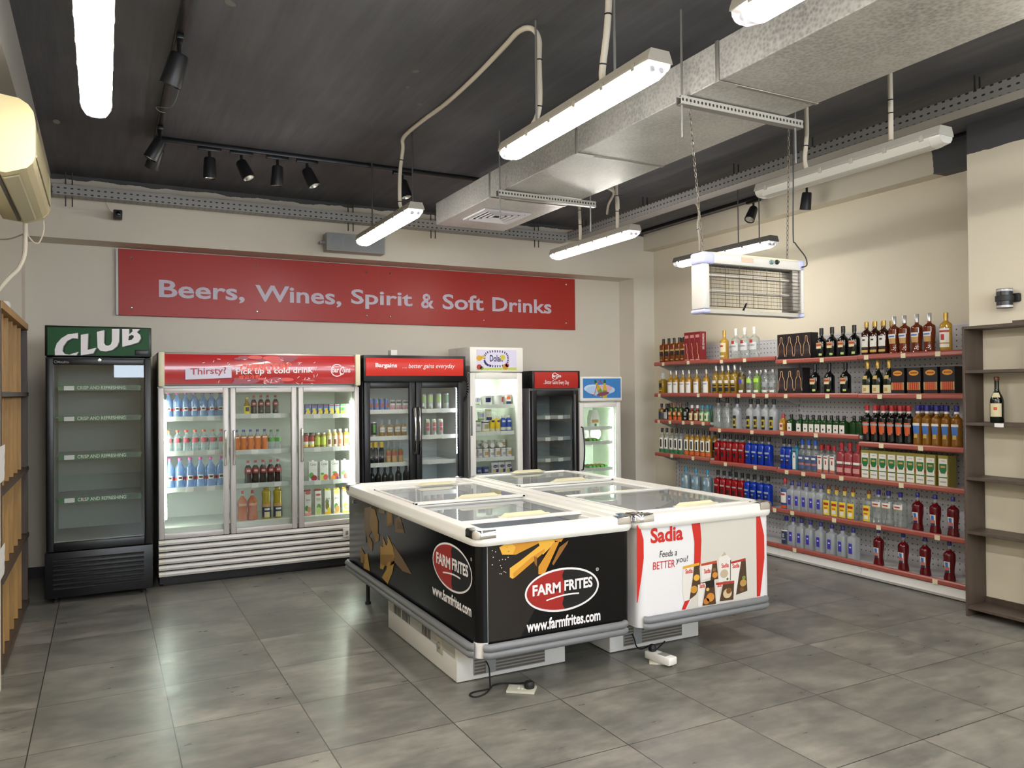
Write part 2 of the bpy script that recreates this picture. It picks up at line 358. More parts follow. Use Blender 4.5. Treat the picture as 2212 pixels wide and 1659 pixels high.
# ---------------------------------------------------------------- coolers
TAGW = mat('tag_white', 'd6d6d0', .5)
def cooler(name, label, x0, x1, yf, yb, z0, z1, shell, inner, zd0, zd1, hdr0, doors, fw, fmat, shelves, sm, leds=(), fwb=None, handle=None, floorz=None, lip=True, rails=None):
    """a glass-door cooler: hollow cabinet, doors with panes, shelves, light strips"""
    c = thing(name, label, 'fridge', ((x0+x1)/2, (yf+yb)/2, 0))
    t = .045; d0 = yf+.05
    if name and 'three-door' not in label:
        for x in (x0+.06, x1-.06):
            for y in (yf+.09, yb-.07): b = MB(); b.lathe([(0, 0), (.022, 0), (.022, .016), (.012, .018), (.012, z0+.001)], DARKIN, (x, y, 0), 10); b.build('foot', c)
    b = MB()
    b.box(x0, x0+t, d0, yb, z0, z1, shell, .004, 1); b.box(x1-t, x1, d0, yb, z0, z1, shell, .004, 1); b.box(x0+t, x1-t, yb-t, yb, z0, z1, shell)
    b.box(x0+t, x1-t, d0, yb-t, hdr0-.02, z1, shell); b.box(x0+t, x1-t, d0, yb-t, z0, zd0+.03, shell); b.build('cabinet', c)
    b = MB(); i = t+.001; zt = hdr0-.021; zb = floorz or zd0+.05
    b.box(x0+i, x0+i+.008, d0+.01, yb-i, zb, zt, inner); b.box(x1-i-.008, x1-i, d0+.01, yb-i, zb, zt, inner)
    b.box(x0+i, x1-i, yb-i-.01, yb-i, zb, zt, inner); b.box(x0+i, x1-i, d0+.01, yb-i, zt-.008, zt, inner); b.box(x0+i, x1-i, d0+.01, yb-i, zd0+.031, zb, inner)
    b.build('liner', c)
    for k, (xa, xb) in enumerate(doors):
        b = MB(); b.frame(xa, xb, yf, yf+.045, zd0, zd1, fw, fmat, .006, fwb); dr = b.build('door', c)
        b = MB(); b.box(xa+fw-.005, xb-fw+.005, yf+.02, yf+.026, zd0+(fwb or fw)-.005, zd1-fw+.005, PANE); b.build('pane', dr)
        if handle: handle(dr, k, xa, xb)
    for z in shelves:
        b = MB(); xs = [x0+i+.012]+[(doors[k][1]+doors[k+1][0])/2 for k in range(len(doors)-1)]+[x1-i-.012]
        zz = z if isinstance(z, (list, tuple)) else [z]*(len(xs)-1)
        for k in range(len(xs)-1):
            if zz[k] is None: continue
            a, e = xs[k]+.004, xs[k+1]-.004; y0, y1 = yf+.085, yb-.12
            for j in range(9): y = y0+(y1-y0)*j/8; b.box(a, e, y-.0025, y+.0025, zz[k]-.006, zz[k], sm)
            for j in range(int((e-a)/.05)+1): x = a+.01+j*.05; b.box(x-.0015, x+.0015, y0, y1, zz[k]-.008, zz[k]-.005, sm)
            if lip: b.box(a, e, y0-.008, y0-.004, zz[k]-.028, zz[k]+.012, sm)
        s = b.build('shelf', c)
        if lip:
            for k in range(len(xs)-1):
                if zz[k] is None: continue
                for f in (.38, .72):
                    b = MB(); x = xs[k]+(xs[k+1]-xs[k])*f; b.box(x-.03, x+.03, yf+.074, yf+.0765, zz[k]-.03, zz[k]+.008, TAGW); b.build('price_tag', s)
    for (x, za, zb2, m) in leds:
        b = MB(); b.box(x-.008, x+.008, yf+.052, yf+.064, za, zb2, m); b.build('light_strip', c)
    return c
def bar_handle(x, y, za, zb, m, parent, curve=.0, r=.008):
    b = MB(); n = 8; pts = [(x, y+.02, za)]+[(x, y-.03-curve*math.sin(PI*k/n), za+.01+(zb-za-.02)*k/n) for k in range(n+1)]+[(x, y+.02, zb)]
    b.tube(pts, r, m, 8); return b.build('handle', parent)
def header_panel(b, x0, x1, y, z0, z1, m, bulge=.03, n=8):
    """convex printed panel"""
    P = [(y-bulge*math.sin(PI*(.12+.76*k/n)), z0+(z1-z0)*k/n) for k in range(n+1)]
    b.prism([(x0, q[0], q[1]) for q in P]+[(x0, y+.03, z1), (x0, y+.03, z0)], (x1-x0, 0, 0), m, True)

# -- tall black single-door cooler with the green header
INB = mat('liner_grey', '8f9591', .5)
C1 = cooler('display_cooler', 'tall black single-door cooler with green header, nearly empty', -.392, .345, 6.95, 7.72, .06, 1.895, BLACK, INB, .40, 1.885, 1.90, [(-.388, .342)], .05, BLACK,
            [1.665, 1.425, 1.125, .79], mat('shelf_grey', '5f6361', .5), floorz=.47, fwb=.065, lip=False)
b = MB(); b.box(-.392, .347, 6.93, 7.4, 1.9, 2.135, BLACK, .006); hd = b.build('header', C1)
b = MB(); G = 6.9285; GRN = mat('header_green', '0d4a20', .45, spec=.25)
def cl(x, y): p = at_y(40+x/6.9125, 680+y/6.9125, G); return (p.x, p.z)
b.poly([(q[0], G, q[1]) for q in (cl(432, 185), cl(432, 600), cl(1948, 610), cl(1948, 210))], GRN)
GRN2 = mat('header_green_dark', '07220f', .45, spec=.25)
LET = [[(885, 272), (885, 355), (800, 350), (725, 390), (668, 470), (655, 540), (690, 585), (760, 595), (895, 552), (865, 605), (545, 605), (540, 520), (570, 430), (640, 350), (740, 290)],
       [(930, 300), (1040, 280), (1030, 525), (1160, 492), (1115, 575), (930, 608)],
       [(1170, 255), (1280, 230), (1275, 420), (1300, 455), (1340, 462), (1380, 440), (1395, 390), (1395, 212), (1505, 212), (1500, 400), (1470, 470), (1400, 525), (1300, 548), (1220, 535), (1180, 490)],
       [(1547, 214), (1650, 214), (1650, 296), (1705, 245), (1698, 216), (1810, 216), (1765, 260), (1815, 300), (1825, 350), (1790, 410), (1700, 440), (1550, 478)]]
for dx, dy, y, m in ((34, 16, .0004, GRN2), (12, 5, .0008, mat('print_grey', '5c6b60', .5)), (0, 0, .0012, TXTW)):
    for L_ in LET:
        q = [cl(min(px+dx, 1940), min(py+dy, 606)) for px, py in L_]; b.poly([(a[0], G-y, a[1]) for a in q], m)
q = [cl(*p) for p in ((1640, 383), (1690, 372), (1722, 335), (1718, 312), (1690, 300), (1648, 318))]; b.poly([(a[0], G-.0016, a[1]) for a in q], GRN2)
b.build('header_graphic', hd)
b = MB(); q = [cl(*p) for p in ((1740, 525), (1940, 525), (1935, 605), (1750, 600))]; b.box(q[0][0], q[1][0], 6.921, 6.93, q[2][1], q[0][1], BLACK, .003); b.build('display_window', hd)
b = MB(); q = at_y(215, 778, 6.949); b.lathe([(.012, 0), (.012, -.006), (0, -.007)], CHROME, (q.x, 6.95, q.z), 12, axis='y')
b.build('lock', C1)
b = MB(); q = at_y(118, 781, 6.9495); b.text('Metalfrio', (q.x+.02, 6.949, q.z-.012), X_, Z_, .075, .018, mat('print_pale', '9a9aa0', .5), .01)
b.ring((q.x+.007, 6.949, q.z-.002), X_, Z_, .011, .011, .003, MATS['print_pale'], 20); b.build('maker_badge', C1)
b = MB(); b.box(-.40, .35, 6.955, 7.0, .045, .392, BLACK, .004)
for k in range(7): z = .105+k*.036; b.prism([(-.345, 6.958, z), (-.345, 6.943, z+.006), (-.345, 6.943, z+.012), (-.345, 6.958, z+.024)], (.63, 0, 0), BLACKM)
b.build('grille', C1)
STRIP = mat('strip_green', '2f6b3f', .4)
for z, wx in ((1.665, .19), (1.425, .02), (1.125, 0), (.79, .0)):
    b = MB(); y = 7.02; b.box(-.31, .27, y, y+.004, z-.03, z+.012, STRIP); b.box(-.27, -.20, y-.002, y, z-.028, z+.006, TXTW); b.box(.17, .25, y-.001, y, z-.024, z+.008, mat('strip_dark', '39463d', .4))
    b.text('CRISP AND REFRESHING', (-.18, y-.0012, z-.022), X_, Z_, .34, .027, TXTW, .01); b.build('shelf_strip', C1)

# -- three-door cooler
INW = mat('liner_white', 'd0d3ca', .5)
ALD = mat('door_aluminium', 'c6c1be', .38, .2)
def h3(dr, k, xa, xb):
    x = (xb-.028) if k == 0 else xa+.028
    bar_handle(x, 7.118, .985, 1.28, ALUH, dr, .0, .011)
S3 = (1.34+.0, )
def sz(px, py, y=7.205): return at_y(px, py, y).z
sh1 = [sz(420, 902), sz(565, 896), sz(700, 896.5)]; sh2 = [sz(420, 976), sz(565, 973), sz(700, 968)]; sh3 = [sz(420, 1054), sz(565, 1045), sz(700, 1039)]
FL3 = .475
C2 = cooler('display_cooler', 'wide white three-door cooler with a glossy red header and slatted base', .40, 2.112, 7.12, 7.85, .09, 1.945, STEEL, INW, .392, 1.652, 1.672,
            [(.404, .958), (.972, 1.535), (1.552, 2.110)], .044, ALD, [sh1, sh2, sh3], mat('shelf_pale', 'b9bdb6', .45), floorz=FL3, handle=h3,
            leds=((.462, .55, 1.55, LEDM), (2.045, .5, 1.52, LEDM)))
b = MB(); b.box(.448, 2.062, 7.10, 7.45, 1.672, 1.948, STEEL, .004); hd = b.build('header', C2)
b = MB(); header_panel(b, .452, 2.058, 7.098, 1.683, 1.934, REDG, .022); b.build('header_panel', hd)
for xa in (.402, 2.06): b = MB(); b.box(xa, xa+.05, 7.062, 7.46, 1.662, 1.953, CREAM, .012); b.build('header_end_cap', hd)
b = MB(); y = 7.0725
def tx(mb, s, pxa, pya, pxb, pyb, h, y, m, bold=.015, dz=0, slant=0, spacing=1):
    """string whose lower corners sit at two points seen in the photo, on the wall-parallel plane y"""
    a, c = at_y(pxa, pya, y), at_y(pxb, pyb, y); u = (c-a); w = u.length; u.normalize()
    mb.text(s, (a.x, y, a.z+dz), u, Z_, w, h, m, bold, slant, spacing)
P = [at_y(*q, y) for q in ((400, 796.5), (400.5, 820), (500.5, 816), (500, 793))]; b.poly([(p.x, y, p.z) for p in P], mat('header_card', 'cfcbdc', .4))
tx(b, 'Thirsty?', 411, 814.5, 489, 811, .074, y-.0006, mat('print_red', 'a02330', .4), .018); b.build('header_card', hd); b = MB()
tx(b, 'Pick up a cold drink', 510, 813, 676, 808.5, .067, y-.0006, TXTW, .018); b.build('lettering', hd); b = MB()
ORG = mat('print_orange', 'fb5a34', .4)
tx(b, 'CHENGYUN', 518, 802, 620, 800, .06, y-.0003, ORG, .03, slant=.2)
tx(b, '成云冷柜', 516, 819.5, 562, 818, .034, y-.0006, ORG, .01)
p = at_y(624, 786, y); b.ring((p.x, y-.0006, p.z), (X_-Z_*.3).normalized(), Z_, .026, .013, .008, ORG, 24)
b.build('maker_lettering', hd); b = MB()
DR = mat('print_maroon', '8f1f33', .35)
for k in range(26):
    px = 506+random.random()*140; py = 818+random.random()*10 if k % 2 else 771+random.random()*8; q = at_y(px, py, y); r = .02+random.random()*.03
    b.ellipse((q.x, y+.0006+.0001*k, q.z), X_, Z_, r*1.6, r*.45, DR if k % 3 else mat('print_coral', 'd0392f', .35), 9)
for k in range(44):
    px = 440+random.random()*250; py = 775+random.random()*54; q = at_y(px, py, y-.001); a = random.random()*PI; u = Vector((math.cos(a), 0, math.sin(a))); l = .006+.012*random.random()
    if 398 < px < 505 and 790 < py < 823: continue
    e = Vector((-u.z, 0, u.x))*.0022; c = Vector((q.x, y-.001, q.z)); b.poly([tuple(c-u*l-e), tuple(c+u*l-e), tuple(c+u*l+e), tuple(c-u*l+e)], TXTW)
def bargains(mb, px, py, R, y, m):
    q = at_y(px, py, y); mb.ring((q.x, y, q.z), X_, Z_, R, R, R*.16, m, 30, .75, 5.6)
    mb.text('Bar', (q.x-R*.78, y-.0004, q.z-R*.35), X_, Z_, R*1.1, R*.85, m, .03); mb.text('G', (q.x+R*.3, y-.0004, q.z-R*.7), X_, Z_, R*.75, R*1.3, m, .02, .15)
    mb.text('ains', (q.x+R*.95, y-.0004, q.z-R*.35), X_, Z_, R*1.2, R*.85, m, .03)
b.build('header_print', hd); b = MB(); bargains(b, 728, 800, .058, y-.0008, mat('print_pinkwhite', 'ead2d6', .4)); b.build('logo_print', hd)
for k in range(6):
    b = MB(); z = .083+k*.052; P = [(7.13, z), (7.105, z+.004), (7.098, z+.022), (7.105, z+.038), (7.13, z+.043)]
    b.prism([(.452, a, c) for a, c in P], (1.655, 0, 0), WHITE, True); b.prism([(.402, a, c) for a, c in P], (.049, 0, 0), mat('slat_end', 'd8d4c8', .4), True); b.build('base_slat', C2)
b = MB(); b.box(.41, 2.1, 7.135, 7.2, .02, .39, DARKIN); b.box(.44, 2.07, 7.16, 7.7, .0, .09, DARKIN); b.build('base', C2)
b = MB(); q = at_y(749, 1150, 7.09); b.box(q.x-.035, q.x+.03, 7.085, 7.1, q.z-.04, q.z+.04, WHITE2, .003); b.box(q.x-.012, q.x+.012, 7.078, 7.086, q.z-.016, q.z+.016, GREYP, .002); b.build('switch_plate', C2)

# -- black two-door cooler
def h2(dr, k, xa, xb): bar_handle((xb-.018) if k == 0 else xa+.018, 7.118, 1.0, 1.45, CHROME, dr, .03, .012)
INW2 = mat('liner_cool', 'c2c8cc', .5)
s21 = [sz(850, 887), sz(950, 885)]; s22 = [sz(850, 944), sz(950, 941)]; s23 = [sz(850, 1001), sz(950, 995)]
C3 = cooler('display_cooler', 'black two-door cooler with plain red header and curved chrome handles', 2.155, 3.178, 7.12, 7.78, .06, 1.945, mat('shell_grey', '4e4e52', .4), INW2, .35, 1.695, 1.735,
            [(2.158, 2.662), (2.672, 3.172)], .058, BLACK, [s21, s22, s23], WIREW, floorz=.655, handle=h2, leds=())
b = MB()
q = [at_y(986, z, 7.2) for z in (840, 977)]
for k in range(26): z = q[1].z+(q[0].z-q[1].z)*k/25; b.box(q[0].x-.008, q[0].x+.008, 7.178, 7.19, z-.007, z+.007, LEDC)
b.box(q[0].x-.012, q[0].x+.012, 7.191, 7.196, q[1].z-.3, q[0].z+.02, ALU); b.build('light_strip', C3)
b = MB(); b.box(2.148, 3.185, 7.095, 7.5, 1.70, 1.948, BLACK, .006); hd = b.build('header', C3)
b = MB(); P = [at_y(*z, 7.09) for z in ((790, 773), (1000.5, 812))]; header_panel(b, P[0].x, P[1].x, 7.094, P[1].z, P[0].z, REDG if 0 else mat('panel_red', 'c92a1e', .25), .012); b.build('header_panel', hd)
b = MB(); tx(b, 'Bargains', 811, 796, 858, 796.5, .052, 7.079, TXTW, .03); tx(b, '....', 869.5, 795.5, 879, 795.5, .008, 7.079, TXTW, .0); tx(b, 'better gains everyday', 882, 798.2, 981, 798, .055, 7.079, TXTW, .0, slant=.2); b.build('header_graphic', hd)
b = MB(); b.box(2.16, 3.17, 7.13, 7.2, .03, .345, DARKIN, .003); b.build('base', C3)

# -- tall white cooler with dairy
def h4(dr, k, xa, xb): 
    b = MB(); b.box(xa+.004, xa+.02, 7.235, 7.252, 1.15, 1.45, GREYP, .004); b.build('handle', dr)
s41, s42, s43 = sz(1065, 876, 7.33), sz(1065, 934, 7.33), sz(1065, 989.5, 7.33)
FL4 = sz(1065, 1024, 7.33)
C4 = cooler('display_cooler', 'tall white single-door cooler full of dairy tubs, with a fruit header', 3.30, 3.905, 7.25, 7.80, .06, 2.055, WHITE2, INW, .30, 1.788, 1.795,
            [(3.302, 3.903)], .062, WHITE2, [s41, s42, s43, FL4], WIREW, floorz=.42, handle=h4, leds=())
b = MB(); q = [at_y(1036, 818, 7.3), at_y(1086, 818, 7.3)]; b.box(q[0].x, q[1].x, 7.32, 7.42, 1.735, 1.76, LEDM, .01); b.build('interior_lamp', C4)
b = MB(); b.box(3.296, 3.909, 7.235, 7.6, 1.797, 2.053, WHITE2, .012); hd = b.build('header', C4)
b = MB(); y = 7.2345; P = [at_y(*q, y) for q in ((1029, 755), (1116, 799.5))]; xa, xb, za, zb = P[0].x, P[1].x, P[1].z, P[0].z
b.poly([(xa, y, za), (xb, y, za), (xb, y, zb), (xa, y, zb)], mat('header_pale', 'd3cfe6', .4)); b.poly([(xa, y-.0004, za), (xb, y-.0004, za), (xb, y-.0004, za+.028), (xa, y-.0004, za+.018)], mat('header_lime', 'b7c95a', .4))
NAVY = mat('print_navy', '1d1d55', .45); c = ((xa+xb)/2-.005, y-.0008, (za+zb)/2+.012)
for k in range(30):
    t = 2*PI*k/30; e = 3; rr = (abs(math.cos(t))**e+abs(math.sin(t))**e)**(-1/e); p = Vector((c[0]+.125*rr*math.cos(t), c[1], c[2]+.066*rr*math.sin(t))); d = Vector((math.cos(t)/.125, 0, math.sin(t)/.066)).normalized(); e2 = Vector((-d.z, 0, d.x))*.0055
    if 3.4 < t < 4.2: e2 *= 2.2
    b.poly([tuple(p-e2), tuple(p+e2), tuple(p+d*.022+e2), tuple(p+d*.022-e2)], NAVY)
b.text('Dolait', (c[0]-.075, y-.0008, c[2]-.03), X_, Z_, .15, .068, NAVY, .02)
for (dx, dz, r, m) in ((.03, .12, .032, 'd8a62e'), (.075, .13, .022, 'c9b04a'), (.03, .0, .03, 'a8362f'), (.06, .012, .02, '5e8a3a'), (.30, .13, .03, 'c5bc3c'), (.33, .02, .034, 'c08a3c'), (.35, .05, .022, 'b03a4a')):
    b.ellipse((min(xa+dx, xb-r), y-.001, min(max(za+dz, za+r), zb-r)), X_, Z_, r, r*.9, mat('fruit_'+m, m, .45), 14)
b.build('header_graphic', hd)
b = MB(); p = at_x(1012, 838, 3.2955)
for k in range(14):
    t = -1.35+2.7*k/13; u = Vector((0, -math.cos(t), math.sin(t))); c = Vector((3.2935, 7.42, p.z)); e = Vector((0, math.sin(t), math.cos(t)))*.006; b.poly([tuple(c+u*.10-e), tuple(c+u*.10+e), tuple(c+u*.15+e), tuple(c+u*.15-e)], NAVY)
b.build('side_graphic', C4)

# -- black empty single-door cooler
def h5(dr, k, xa, xb): 
    b = MB(); b.box(xb-.052, xb-.044, 7.238, 7.252, .5, 1.56, STEEL, .003); b.build('handle', dr)
C5 = cooler('display_cooler', 'black-framed empty cooler with red header beside the white dairy cooler', 4.013, 4.60, 7.25, 7.85, .06, 1.81, mat('shell_lilac', '9b97a0', .35, .3), mat('liner_dim', '8d9496', .5), .30, 1.60, 1.63,
            [(4.016, 4.597)], .062, BLACK, [sz(1195, 899, 7.4), sz(1195, 945, 7.4), sz(1195, 990, 7.4)], mat('shelf_dim', '8f9594', .4), handle=h5, lip=True)
b = MB(); b.box(4.01, 4.603, 7.225, 7.5, 1.625, 1.812, BLACK, .006); hd = b.build('header', C5)
b = MB(); P = [at_y(*q, 7.22) for q in ((1154.5, 803.5), (1248, 838))]; header_panel(b, P[0].x, P[1].x, 7.224, P[1].z, P[0].z, RED, .012); b.build('header_panel', hd)
b = MB(); bargains(b, 1198.5, 812.5, .036, 7.2085, TXTW); tx(b, '...Better Gains Every Day', 1174, 832, 1229, 833, .055, 7.2085, TXTW, .0); b.build('header_graphic', hd)
b = MB(); BRN = mat('loop_brown', '5a2a26', .45)
for z, r1, r2 in ((1.39, .12, .165), (1.09, .09, .12)): b.ring((4.0105, 7.55, z), -Y_, Z_, r1, r2, .02, BRN)
b.build('side_graphic', C5)

# -- small bright white cooler
def h6(dr, k, xa, xb): bar_handle(xa+.02, 7.298, .72, 1.2, BLACK, dr, .03, .008)
C6 = cooler('display_cooler', 'short white cooler with a sky-blue printed header, brightly lit inside', 4.64, 5.192, 7.30, 7.85, .05, 1.75, WHITE2, mat('liner_bright', 'cdd6c8', .5), .25, 1.46, 1.475,
            [(4.642, 5.19)], .055, WHITE2, [sz(1295, 922.5, 7.4), sz(1295, 954, 7.4), sz(1295, 1011, 7.4)], WIREW, handle=h6, leds=())
b = MB(); q = at_y(1327, 900, 7.36); b.box(q.x-.02, q.x+.02, 7.40, 7.42, .4, 1.38, LEDM, .006); b.build('light_strip', C6)
b = MB(); b.box(4.636, 5.196, 7.275, 7.6, 1.478, 1.752, WHITE2, .012); hd = b.build('header', C6)
b = MB(); y = 7.2745; P = [at_y(*q, y) for q in ((1259, 817.5), (1341, 859))]; xa, xb, za, zb = P[0].x, min(P[1].x, 5.19), P[1].z, P[0].z
b.poly([(xa, y, za), (xb, y, za), (xb, y, zb), (xa, y, zb)], mat('sky_blue', '3f7fc0', .35))
for k in range(7): b.ellipse(((xa+xb)/2+random.uniform(-.12, .12), y-.0003-.0001*k, za+.05+random.uniform(0, .07)), X_, Z_, .12, .045, mat('sky_pale%d' % (k % 3), ('a9c6e4', 'c4d4ea', 'd3a9b8')[k % 3], .35), 16)
def bottle2d(cx, cz, a, m):
    u = Vector((math.cos(a), 0, math.sin(a))); v = Vector((-u.z, 0, u.x)); o = Vector((cx, y-.0016, cz)); pr = [(-.028, 0), (.028, 0), (.028, .1), (.014, .14), (.014, .17), (-.014, .17), (-.014, .14), (-.028, .1)]
    b.poly([tuple(o+u*p+v*q) for p, q in pr], m); b.poly([tuple(o+u*p+v*q-Y_*.0003) for p, q in ((-.016, .165), (.016, .165), (.012, .2), (-.012, .2))], mat('leaf_green', '2c5a2a', .4))
    b.poly([tuple(o+u*p+v*q-Y_*.0003) for p, q in ((-.028, .035), (.028, .035), (.028, .085), (-.028, .085))], mat('label_olive', '7c8a3c', .4))
YB_ = mat('squash_yellow', 'c9a935', .35); m_ = (xa+xb)/2-.01; bottle2d(m_+.045, za+.0, 0, YB_); bottle2d(m_+.01, za+.02, .5, YB_)
b.tube([(m_-.13, y-.002, za+.04), (m_-.1, y-.002, za+.03), (m_-.075, y-.002, za+.09), (m_-.05, y-.002, za+.17), (m_-.02, y-.002, za+.2), (m_+.0, y-.002, za+.16)], .005, mat('swirl_red', 'b5473f', .4), 5)
b.ellipse((m_+.02, y-.0024, za+.045), (X_+Z_*.15).normalized(), Z_, .085, .022, mat('badge_plum', '7b4a63', .4), 18); b.build('header_graphic', hd)

# ---------------------------------------------------------------- island freezers
def rrect(x0, x1, y0, y1, r, z, n=5):
    P = []
    for cx_, cy_, a in ((x1-r, y0+r, -PI/2), (x1-r, y1-r, 0), (x0+r, y1-r, PI/2), (x0+r, y0+r, PI)):
        for k in range(n+1): t = a+PI/2*k/n; P.append((cx_+r*math.cos(t), cy_+r*math.sin(t), z))
    return P
def ringwall(mb, outer, m, inner=None, smooth=True):
    """stack of closed loops joined into a skin"""
    n = len(outer[0]); vs = [p for l in outer for p in l]
    mb.add(vs, [(i*n+k, i*n+(k+1) % n, (i+1)*n+(k+1) % n, (i+1)*n+k) for i in range(len(outer)-1) for k in range(n)], m, smooth)
FY0, FY1 = 3.64, 6.03
def freezer(x0, x1, body, label, bars):
    f = thing('island_freezer', label, 'freezer', ((x0+x1)/2, (FY0+FY1)/2, 0))
    b = MB(); zb, zt = .235, .815
    ringwall(b, [rrect(x0+.004, x1-.004, FY0+.004, FY1-.004, .045, zb)]+[rrect(x0, x1, FY0, FY1, .045, z) for z in (zb+.004, zt)], body)
    b.poly(rrect(x0, x1, FY0, FY1, .045, zb+.004)[::-1], WHITE); b.build('body', f)
    # rim: moulded ring round the top
    e = .024; L = []
    for o, z in ((-.012, .80), (e*.6, .806), (e, .822), (e, .842), (e*.75, .85), (e*.75, .872), (e*.45, .884), (-.055, .886), (-.06, .868), (-.075, .866), (-.078, .845), (-.09, .843), (-.095, .80)):
        L.append(rrect(x0-o, x1+o, FY0-o, FY1+o, max(.012, .05+o), z))
    b = MB(); ringwall(b, L, WHITE2); rim = b.build('rim', f)
    for cx_, cy_, sx, sy in ((x0, FY0, -1, -1), (x1, FY0, 1, -1), (x0, FY1, -1, 1), (x1, FY1, 1, 1)):
        b = MB(); q = []; o = e*.75+.005; R = .05
        ax, ay = cx_+sx*o, cy_+sy*o; ang = [(1, 0)]
        pts = [(ax-sx*.12, ay)]+[(ax-sx*R+sx*R*math.sin(t), ay-sy*R+sy*R*math.cos(t)) for t in [PI/2*k/6 for k in range(7)]]+[(ax, ay-sy*.12)]
        inn = [(ax-sx*.12, ay-sy*.06)]+[(ax-sx*.06, ay-sy*.06)]*7+[(ax-sx*.06, ay-sy*.12)]
        n = len(pts); vs = [(p[0], p[1], .846) for p in pts]+[(p[0], p[1], .880) for p in pts]+[(p[0]+(i_[0]-p[0])*.12, p[1]+(i_[1]-p[1])*.12, .8895) for p, i_ in zip(pts, inn)]+[(i_[0], i_[1], .8895) for i_ in inn]
        fs = [(r*n+k, r*n+k+1, (r+1)*n+k+1, (r+1)*n+k) for r in range(3) for k in range(n-1)]
        b.add(vs, fs, CHROME, True); b.build('corner_cap', rim)
    # inner tub
    b = MB(); TUB = mat('tub_white', 'cfd3da', .35); t = .10
    ringwall(b, [rrect(x0+t, x1-t, FY0+t, FY1-t, .03, z) for z in (.80, .50)], TUB, smooth=False); b.poly(rrect(x0+t, x1-t, FY0+t, FY1-t, .03, .502), TUB); b.build('tub', f)
    # bumpers
    for s in 'fl' if x0 < 2 else 'f':
        b = MB()
        for z in (.250, .286):
            if s == 'f': b.tube([(x0+.035, FY0-.004, z), (x0+.05, FY0-.022, z), (x1-.075, FY0-.022, z), (x1-.045, FY0-.004, z)], .021, GREYR, 10)
            else: b.tube([(x0-.004, FY0+.035, z), (x0-.022, FY0+.05, z), (x0-.022, FY1-.05, z), (x0-.004, FY1-.02, z)], .021, GREYR, 10)
        b.build('bumper', f)
    if x0 < 2: b = MB(); b.lathe([(0, .231), (.046, .231), (.0462, .31), (0, .311)], WHITE, (x0+.0445, FY0+.0445, 0), 24); b.build('corner_guard', f)
    # machine base
    bx0, bx1, by0, by1 = x0+.02, x0+.715, 3.965, 5.13; b = MB()
    b.box(bx0, bx1, by0, by1, .004, .238, WHITE, .006)
    b.box(bx0-.002, bx0, by0+.02, by1-.02, .13, .236, mat('base_grey', 'a9a9a4', .45))
    for y in (5.0, 4.83, 4.48):
        for k in range(6): b.box(bx0-.003, bx0, y-.13+k*.024, y-.118+k*.024, .135, .225, DARKIN)
    b.build('machine_base', f)
    b = MB(); b.box(bx0+.1, bx1-.14, by0-.006, by0+.001, .028, .2, GREYP, .003)
    for k in range(9): z = .035+k*.018; b.box(bx0+.105, bx1-.145, by0-.0085, by0-.005, z, z+.009, mat('grille_brown', '5d5348', .5))
    b.box(bx0+.17, bx0+.235, by0-.011, by0-.004, .03, .16, GREYP, .002)
    b.build('front_grille', f)
    b = MB(); b.box(bx0-.006, bx0-.002, 4.16, 4.245, .1, .19, mat('control_plate', 'b5b2a2', .4), .002); b.lathe([(.02, 0), (.018, -.01), (0, -.01)], GREYP, (bx0-.006, 4.205, .145), 14, axis='x'); b.build('control_plate', f)
    for px in (bx0+.06, bx1-.06):
        for py in (by0+.07, by1-.07, FY1-.25): b = MB(); b.lathe([(0, 0), (.022, 0), (.022, .018), (.014, .02), (.014, .26 if py > 5.5 else .03)], BLACKM, (px, py, 0), 10); b.build('foot', f)
    # sliding lids
    xi0, xi1 = x0+.075, x1-.075
    for k, (ya, yb, z, hs) in enumerate(bars):
        b = MB(); b.box(xi0, xi1, ya, ya+.035, z, z+.018, WHITE2, .003); b.box(xi0, xi1, yb-.035, yb, z, z+.018, WHITE2, .003)
        b.box(xi0, xi0+.02, ya, yb, z, z+.014, WHITE2); b.box(xi1-.02, xi1, ya, yb, z, z+.014, WHITE2); ld = b.build('sliding_lid', f)
        b = MB(); b.poly([(xi0+.01, ya+.02, z+.01), (xi1-.01, ya+.02, z+.01), (xi1-.01, yb-.02, z+.01), (xi0+.01, yb-.02, z+.01)], LIDG); b.build('lid_glass', ld)
        for (hy, hx0, hx1) in hs:
            b = MB(); zz = z+.0185
            P = [(hx0, hy-.008), (hx0+.05, hy-.03), (hx1-.05, hy-.03), (hx1, hy-.008), (hx1, hy+.012), (hx0, hy+.012)]
            b.prism([(p[0], p[1], zz) for p in P], (0, 0, .006), CREAM)
            b.prism([(hx0+.01, hy+.004, zz), (hx0+.05, hy+.004, zz+.022), (hx1-.05, hy+.004, zz+.022), (hx1-.01, hy+.004, zz)], (0, .008, 0), CREAM); b.build('lid_handle', ld)
    return f
F1 = freezer(1.69, 2.646, VINYLK, 'chest freezer wrapped in black with printed fries and red oval badges', [
    (4.745, 5.60, .872, [(5.575, 2.08, 2.42), (4.775, 2.06, 2.40)]), (4.03, 4.79, .850, [(4.06, 2.02, 2.36)])])
F2 = freezer(2.70, 3.72, mat('freezer_white', 'dedde0', .3), 'white chest freezer printed with red curves and food bags', [
    (5.235, 6.02, .872, [(5.985, 3.10, 3.44), (5.265, 3.08, 3.42)]), (4.535, 5.25, .850, [(4.57, 3.10, 3.44)]), (3.72, 4.56, .872, [(3.75, 3.05, 3.39)])])
